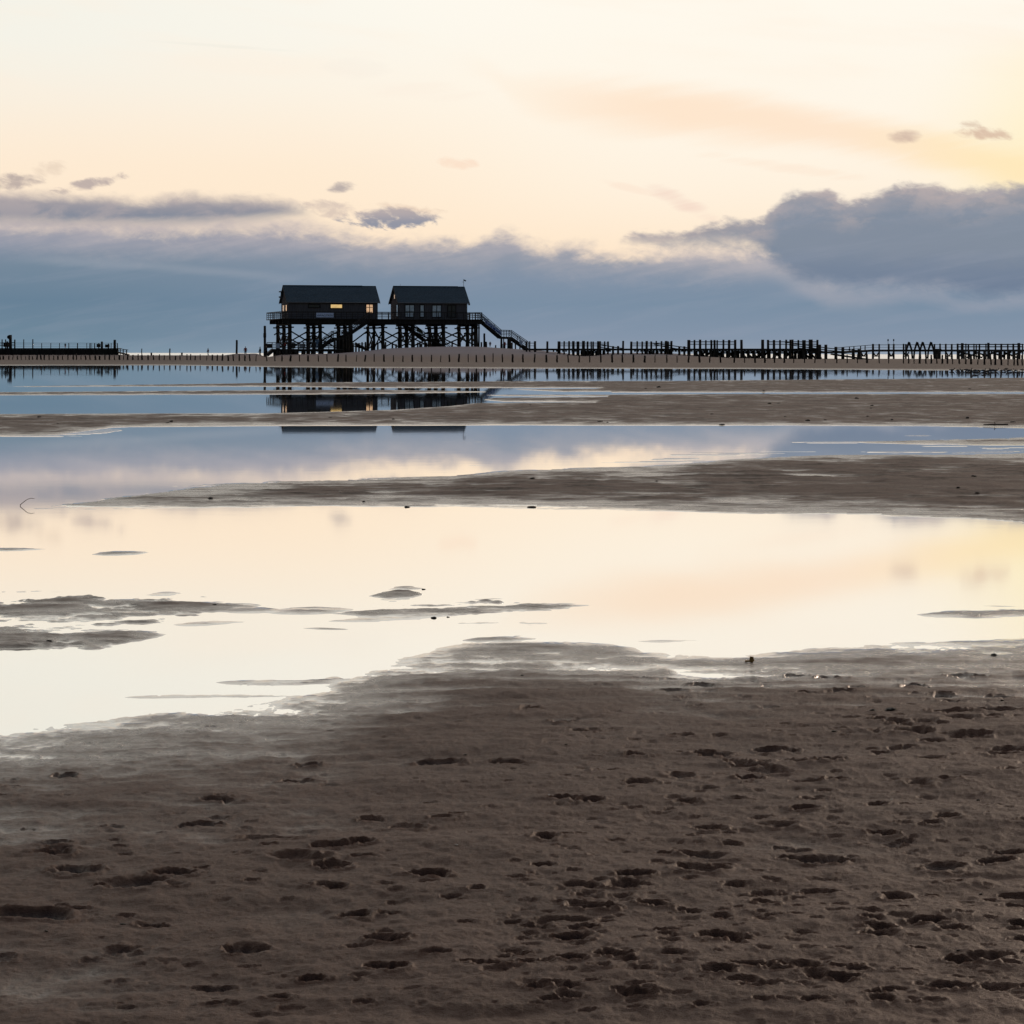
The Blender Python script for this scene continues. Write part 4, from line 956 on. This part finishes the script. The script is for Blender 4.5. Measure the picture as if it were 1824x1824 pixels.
BASEY = [(0, 641.5), (230, 642), (470, 643.5), (700, 644.5), (952, 645.5), (1200, 645.8), (1430, 646.5), (1550, 647), (1700, 648), (1760, 650), (1824, 651)]
PMESH = []
for i in range(6):
    me_ = MB(); me_.tube((0, 0, -.4), (rnd.uniform(-.03, .03), 0, 1.0), .075, .06, 8, .012, 4); me_.tube((0, 0, .999), (0, 0, 1.03), .055, .03, 8)
    o_ = me_.build('fence_post', M['post'], loc=(0, 0, 0), smooth=True); PMESH.append(o_)
for i, px in enumerate(xs):
    g = ground(px, interp(px, BASEY))
    src = PMESH[i % 6]
    o_ = src if i < 6 else src.copy()
    if i >= 6: C.objects.link(o_)
    top = 632.2+rnd.gauss(0, 1.0)-(0 if px > 300 else -.6)
    hgt = CAMH+(hy(px)-top)*g.y/F-g.z
    o_.location = (g.x, g.y, g.z); o_.rotation_euler = (rnd.uniform(-.02, .02), rnd.gauss(0, .05), rnd.uniform(-.5, .5)); o_.scale = (rnd.uniform(.6, 1.5), rnd.uniform(.7, 1.3), max(hgt, .25))
    where = 'in front of the far left boardwalk' if px < 210 else 'on the open stretch between left boardwalk and platform' if px < 470 else 'below the stilt houses' if px < 872 else 'in front of the central jetty' if px < 1545 else 'in front of the far right footbridge'
    tag(o_, 'short dark post of the foreshore row, '+where, 'post', 'short posts along the foreshore')

# ------------------------------------------------------------------ people (far away, walking)
def skinmesh(name, verts, edges, parent, m, lv=1):
    me = bpy.data.meshes.new(name); me.from_pydata([v[:3] for v in verts], edges, [])
    o = bpy.data.objects.new(name, me); C.objects.link(o); o.parent = parent; me.materials.append(m)
    o.modifiers.new('skin', 'SKIN'); me.skin_vertices[0].data
    for i, v in enumerate(verts):
        r = v[3]; me.skin_vertices[0].data[i].radius = (r[0], r[1]) if isinstance(r, tuple) else (r, r)
    me.skin_vertices[0].data[0].use_root = True
    s = o.modifiers.new('sub', 'SUBSURF'); s.levels = lv; s.render_levels = lv+1
    return o
def person(px, foot, head, label, coat, trous, heading=0.0, stride=.28, Y=None, hood=False):
    if Y is None:
        g = None
        Y = 480.0
    p = WP(px, foot, Y); H = WP(px, head, Y).z-p.z; k = H/1.75
    t = thing('person', label, 'person', p); t.rotation_euler = (0, 0, heading); t.scale = (k, k, k)
    s = stride
    body = [(0, 0, .93, (.13, .10)), (0, 0, 1.15, (.12, .09)), (0, 0, 1.38, (.15, .09)), (0, 0, 1.50, .055), (0, .02, 1.60, (.08, .095)), (0, .03, 1.69, (.075, .09)),
            (.10, 0, .88, .09), (.11, s*.55, .48, .06), (.11, s*.6+(-.12 if s else 0), .09, .042), (.11, s*.6+.05, .04, .035),
            (-.10, 0, .88, .09), (-.11, -s*.3, .48, .06), (-.11, -s-.05, .10, .042), (-.11, -s+.12, .04, .035),
            (.20, 0, 1.41, .055), (.25, -.08, 1.14, .045), (.24, .05, .90, .032), (.24, .08, .80, .035),
            (-.20, 0, 1.41, .055), (-.25, .06, 1.14, .045), (-.24, .2, .93, .032), (-.24, .24, .84, .035)]
    ed = [(0, 1), (1, 2), (2, 3), (3, 4), (4, 5), (0, 6), (6, 7), (7, 8), (8, 9), (0, 10), (10, 11), (11, 12), (12, 13), (2, 14), (14, 15), (15, 16), (16, 17), (2, 18), (18, 19), (19, 20), (20, 21)]
    skinmesh('body', body, ed, t, M['skin'])
    c = [(0, 0, 1.0, (.19, .14)), (0, 0, 1.18, (.165, .13)), (0, 0, 1.38, (.18, .12)), (0, 0, 1.47, .08), (.21, 0, 1.41, .075), (.26, -.08, 1.14, .062), (.25, .04, .93, .05), (-.21, 0, 1.41, .075), (-.26, .06, 1.14, .062), (-.25, .18, .96, .05), (0, 0, .82, (.2, .15))]
    skinmesh('jacket', c, [(0, 1), (1, 2), (2, 3), (2, 4), (4, 5), (5, 6), (2, 7), (7, 8), (8, 9), (0, 10)], t, coat)
    c = [(0, 0, .93, (.15, .12)), (.10, 0, .84, .105), (.11, s*.55, .48, .075), (.11, s*.6-.1, .12, .055), (-.10, 0, .84, .105), (-.11, -s*.3, .48, .075), (-.11, -s-.03, .14, .055)]
    skinmesh('trousers', c, [(0, 1), (1, 2), (2, 3), (0, 4), (4, 5), (5, 6)], t, trous)
    c = [(0, -.02, 1.62, .10), (0, -.01, 1.71, .095), (0, .02, 1.75, .05)]
    skinmesh('hood' if hood else 'hair', c, [(0, 1), (1, 2)], t, coat if hood else M['hair'])
    return t
dk = cloth('black_cloth', (.012, .012, .015)); rd = cloth('brick_red_cloth', (.32, .05, .05)); pk = cloth('dull_red_cloth', (.22, .08, .09)); bl = cloth('grey_blue_cloth', (.12, .18, .26)); rb = cloth('bright_red_cloth', (.5, .04, .04)); jn = cloth('dark_denim', (.02, .025, .04))
person(370.6, 634, 620, 'person in a reddish top and pale trousers against the bright sea', pk, cloth('pale_trousers', (.25, .26, .28)), 1.3, .22)
person(437.2, 634.2, 617.2, 'person in a dull red coat walking left of the tallest post', rd, jn, 0.2, .10)
person(463.3, 637, 617.6, 'person in black mid stride beside the very tall post', dk, dk, 1.4, .30)
person(474.6, 636, 615, 'person in black at the foot of the lower deck ramp', dk, dk, 1.7, .18, Y=484)
person(873, 618.3, 608.4, 'person in a reddish hooded coat on the mound, seen half length', pk, jn, 0, .0, Y=512, hood=True).scale.x *= 1.25
person(116.2, 620.5, 611, 'person in bright red trousers on the far left boardwalk', jn, rb, 0.3, .1, Y=473)
person(564.8, 622, 601.5, 'person in grey blue clothes on the lower deck among the piles', bl, bl, .3, .1, Y=489)
person(899.5, 621, 608.5, 'person in a dark red jacket behind the landing of the outer stair', rd, dk, .9, .15, Y=515)
person(507.5, 622, 609.5, 'person in a red jacket on the lower deck beside the notice board', rb, dk, 1.2, .1, Y=488)

# ------------------------------------------------------------------ water birds by the right shore
def bird_parts(t, hd=True):
    me = bpy.data.meshes.new('body'); b = bmesh.new()
    bmesh.ops.create_icosphere(b, subdivisions=3, radius=1)
    for v in b.verts:
        x, y, z = v.co; tap = 1-.45*max(x, 0)**1.5-.25*max(-x, 0)
        v.co = Vector((x*.30+(.10 if x < -.8 else 0)*-1, y*.12*tap, z*.115*tap+.17+max(-x-.6, 0)*.08))
    b.to_mesh(me); b.free(); me.materials.append(M['feather']); me.polygons.foreach_set('use_smooth', [True]*len(me.polygons))
    o = bpy.data.objects.new('body', me); C.objects.link(o); o.parent = t
    def sub(name, f, m):
        o = f.build(name, m, loc=(0, 0, 0), smooth=True); o.parent = t; return o
    if hd:
        f = MB().tube((.2, 0, .2), (.31, 0, .36), .06, .04, 8).tube((.27, 0, .38), (.39, 0, .385), .05, .035, 8); sub('head', f, M['feather'])
        sub('bill', MB().tube((.385, 0, .385), (.47, 0, .37), .02, .006, 6), M['beak'])
    else:
        f = MB().tube((.2, 0, .18), (.32, 0, .08), .06, .04, 8).tube((.30, 0, .09), (.38, 0, .05), .045, .03, 8); sub('head', f, M['feather'])
    f = MB().tube((.03, .05, .1), (.03, .05, -.05), .012, .012, 5); f.tube((.03, -.05, .1), (.05, -.05, -.05), .012, .012, 5); sub('legs', f, M['beak'])
def copy_tree(o, parent=None):
    c = o.copy(); C.objects.link(c); c.parent = parent
    for ch in list(o.children): copy_tree(ch, c)
    return c
protos = []
for hd in (True, False):
    t = thing('water_bird', '', 'bird'); bird_parts(t, hd); protos.append(t)
birds = [(1696, 660), (1706, 660), (1713.5, 660), (1722, 660.2), (1727, 661), (1737, 660.6), (1736.5, 665), (1743, 660.4), (1751.5, 660.8), (1752, 665), (1758, 662.5), (1764, 661), (1768, 660.5), (1772.5, 661), (1775, 660.6), (1784, 660.4), (1789, 660.2), (1792, 657.6), (1797, 661), (1801, 660), (1809, 660.5), (1821, 660), (1055, 665), (1148.5, 663.5), (1182, 665), (1237, 664.6), (1242, 663.5), (1326, 664.5), (1291, 664)]
used = set()
for i, (px, py) in enumerate(birds):
    k = i % 2; src = protos[k]
    o_ = src if k not in used else copy_tree(src); used.add(k)
    Y = F*CAMH/(py+1.2-hy(px)); X = (px-CX)/F*Y; z = max(gz(X, Y), 0)
    far_ = px > 1600
    o_.location = (X, Y, z if far_ else z-.1); o_.rotation_euler = (0, 0, rnd.choice((0, math.pi))+rnd.uniform(-.6, .6)); s_ = rnd.uniform(.9, 1.25)*(.42 if far_ else .36); o_.scale = (s_,)*3
    if far_: tag(o_, 'dark water bird feeding in the shallows at the right-hand end of the far pool', 'bird', 'birds feeding at the right shore')
    else: tag(o_, {1055: 'leftmost dark duck swimming on the far pool, below the first jetty bay', 1148.5: 'second dark duck from the left on the far pool, below the second jetty bay', 1182: 'third dark duck from the left on the far pool, below the second jetty bay', 1237: 'left duck of the close pair on the far pool below the third jetty bay', 1242: 'right duck of the close pair on the far pool below the third jetty bay', 1291: 'dark duck on the far pool between the close pair and the rightmost one', 1326: 'rightmost dark duck on the far pool, below the gap between the tall jetty posts'}[px], 'bird', 'ducks on the far pool')

# ------------------------------------------------------------------ flotsam on the sand
def clump(kind, seed, m, flat=.5, long=1.0):
    r = random.Random(seed); me = bpy.data.meshes.new(kind); b = bmesh.new()
    bmesh.ops.create_icosphere(b, subdivisions=3, radius=1)
    ph = [r.uniform(0, 6) for _ in range(9)]
    for v in b.verts:
        x, y, z = v.co
        d = 1+.22*math.sin(3.1*x+ph[0])*math.cos(2.7*y+ph[1])+.14*math.sin(6.3*y+ph[2]+2*z)+.10*math.sin(9.7*x+ph[3])*math.sin(8*z+ph[4])+r.uniform(-.05, .05)
        v.co = Vector((x*d*long, y*d*.8, max(z, -.25)*d*flat))
    if kind == 'seaweed_clump':
        for k in range(9):
            a = r.uniform(0, 6.28); q = Vector((math.cos(a), math.sin(a), .1)); p0 = q*.5; L = r.uniform(1.0, 1.9); w = Vector((-q.y, q.x, 0))*.09
            p1 = q*L*.6+Vector((0, 0, .18)); p2 = q*L+w*r.uniform(-4, 4); p2.z = -.05
            vs = [b.verts.new(p) for p in (p0-w, p0+w, p1+w, p1-w, p2+w*.4, p2-w*.4)]
            for fc in ((0, 1, 2, 3), (3, 2, 4, 5)): b.faces.new([vs[i] for i in fc])
    b.to_mesh(me); b.free(); me.materials.append(m); me.polygons.foreach_set('use_smooth', [True]*len(me.polygons)); return me
clm = [clump('seaweed_clump', s, M['weed'], .4+.1*(s % 3), 1.2) for s in range(4)]
pbm = [clump('pebble', 20+s, M['weed'], .6, 1.1) for s in range(3)]
shm = [clump('shell', 40+s, M['shell'], .35, 1.2) for s in range(2)]
def lay(name, me, px, py, w, label, cat, group=None, sink=.15):
    g = ground(px, py)
    if g.z <= 0.0005: g.z = 0
    s = w*.5*g.y/F; o = bpy.data.objects.new(name, me); C.objects.link(o); o.location = (g.x, g.y, g.z+s*.05); o.scale = (s/1.15, s/1.15*1.1, s/1.15); o.rotation_euler = (0, 0, rnd.uniform(0, 6)); return tag(o, label, cat, group)
single = [(1588, 1266, 22, 'largest dark seaweed lump on the right, among the footprints'), (1556, 1266, 12, 'small dark lump just left of the largest seaweed lump'), (1772, 1169, 12, 'small dark lump near the shore of the big pool at far right'), (1487, 1305, 9, 'small dark lump on the trampled sand right of centre, above a long print'), (755, 1050, 7, 'dark lump on the tip of the tiny islet in the big pool'), (799, 1101, 5, 'dark lump at the end of the long spit in the big pool'), (773, 1102, 9, 'flat dark weed left of the lump on the long spit'), (383, 465+613, 8, 'dark lump on the left island in the big pool'), (88, 1142, 9, 'dark lump on the lower left island'), (1360, 697, 7, 'dark lump beside the thin bright channel right of centre'), (1371, 719.5, 8, 'dark lump below the thin bright channel right of centre'), (948, 904, 13, 'flat dark weed on the lower edge of the long sandbar'), (725, 903.5, 10, 'flat weed patch at the sandbar edge left of centre'), (830, 1348, 6, 'small round pebble above the pair of deep prints')]
for k, (px, py, w, lab) in enumerate(single): lay('seaweed_clump', clm[k % 4], px, py, w, lab, 'seaweed')
n_ = 0
for k in range(400):
    if n_ >= 46: break
    zone = rnd.choice(((640, 1820, 681, 757), (60, 1820, 740, 757), (300, 1820, 840, 905), (900, 1820, 1180, 1330), (0, 1820, 1300, 1700), (1000, 1820, 685, 757)))
    px = rnd.uniform(zone[0], zone[1]); py = rnd.uniform(zone[2], zone[3]); Y = F*CAMH/(py-hy(px)); X = (px-CX)/F*Y
    if gz(X, Y) < .006: continue
    lay('seaweed_clump' if n_ % 3 else 'pebble', clm[n_ % 4] if n_ % 3 else pbm[n_ % 3], px, py, rnd.uniform(4, 9), 'small dark scrap '+('on the long sandbar between the two big pools' if 800 < py < 930 else 'on the flat brown sandbank behind the pools' if py < 800 else 'on the near sand of the foreground')+(', left half' if px < 912 else ', right half'), 'debris', 'dark scraps scattered over the sand'); n_ += 1
for px, py, lab in ((606, 876, 'tiny white shell on the long sandbar left of centre'), (980, 1417, 'tiny pale shell on the sand near the middle'), (1590, 1424, 'tiny pale shell on the trampled right sand'), (815, 1505, 'tiny pale shell on the lower middle sand')): lay('shell', shm[0], px, py, 5, lab, 'shell')
def stick(name, label, pts, r, m, cat, base=None, lift=0.0):
    P = []
    g0 = ground(pts[0][0], pts[0][1])
    for px, py, up in pts:
        P.append(Vector(((px-CX)/F*g0.y, g0.y+rnd.uniform(-.02, .02), max(g0.z, 0)+up)))
    f = MB()
    for i, (a, b) in enumerate(zip(P[:-1], P[1:])): f.tube(a, b, r*(1-.5*i/len(P)), r*(1-.5*(i+1)/len(P)), 7)
    return tag(f.build(name, m, loc=tuple(P[0]), smooth=True), label, cat)
stick('bent_twig', 'thin bent brown twig arching out of the water by the sandbar tip', [(38, 902, -.01), (36, 900, .006), (44, 896, .03), (50, 892, .044), (56, 889.5, .05), (62, 890, .047)], .0025, M['twig'], 'twig')
b = thing('driftwood_branch', 'black forked driftwood branch lying on the far right sandbar', 'driftwood', ground(1752, 757.8))
g = ground(1775, 757.6); k = g.y/F
MB().tube((g.x-23*k, g.y, g.z+.006), (g.x-4*k, g.y, g.z+.008), .007, .010, 8, .003, 3).tube((g.x-4*k, g.y, g.z+.008), (g.x+22*k, g.y+.05, g.z+.008), .010, .009, 8, .003, 3).build('stem', M['weed'], b, smooth=True)
MB().tube((g.x-2*k, g.y, g.z+.02), (g.x-4*k, g.y, g.z+.045), .006, .003, 6).build('side_shoot', M['weed'], b, smooth=True)
g = ground(1338, 1180)
t = thing('dry_leaf', 'small rust coloured curled leaf standing at the edge of the big pool', 'leaf', g); k = g.y/F
MB().bar((g.x-10*k, g.y, g.z+.003), (g.x+6*k, g.y, g.z+.006), .02, .004).bar((g.x+1*k, g.y, g.z), (g.x+2*k, g.y, g.z+.018), .012, .006).bar((g.x+2*k, g.y+.01, g.z+.014), (g.x+5*k, g.y, g.z+.004), .008, .004).build('blade', M['straw'], t)

S.render.engine = 'CYCLES'
S.cycles.max_bounces = 6; S.cycles.diffuse_bounces = 2; S.cycles.glossy_bounces = 4
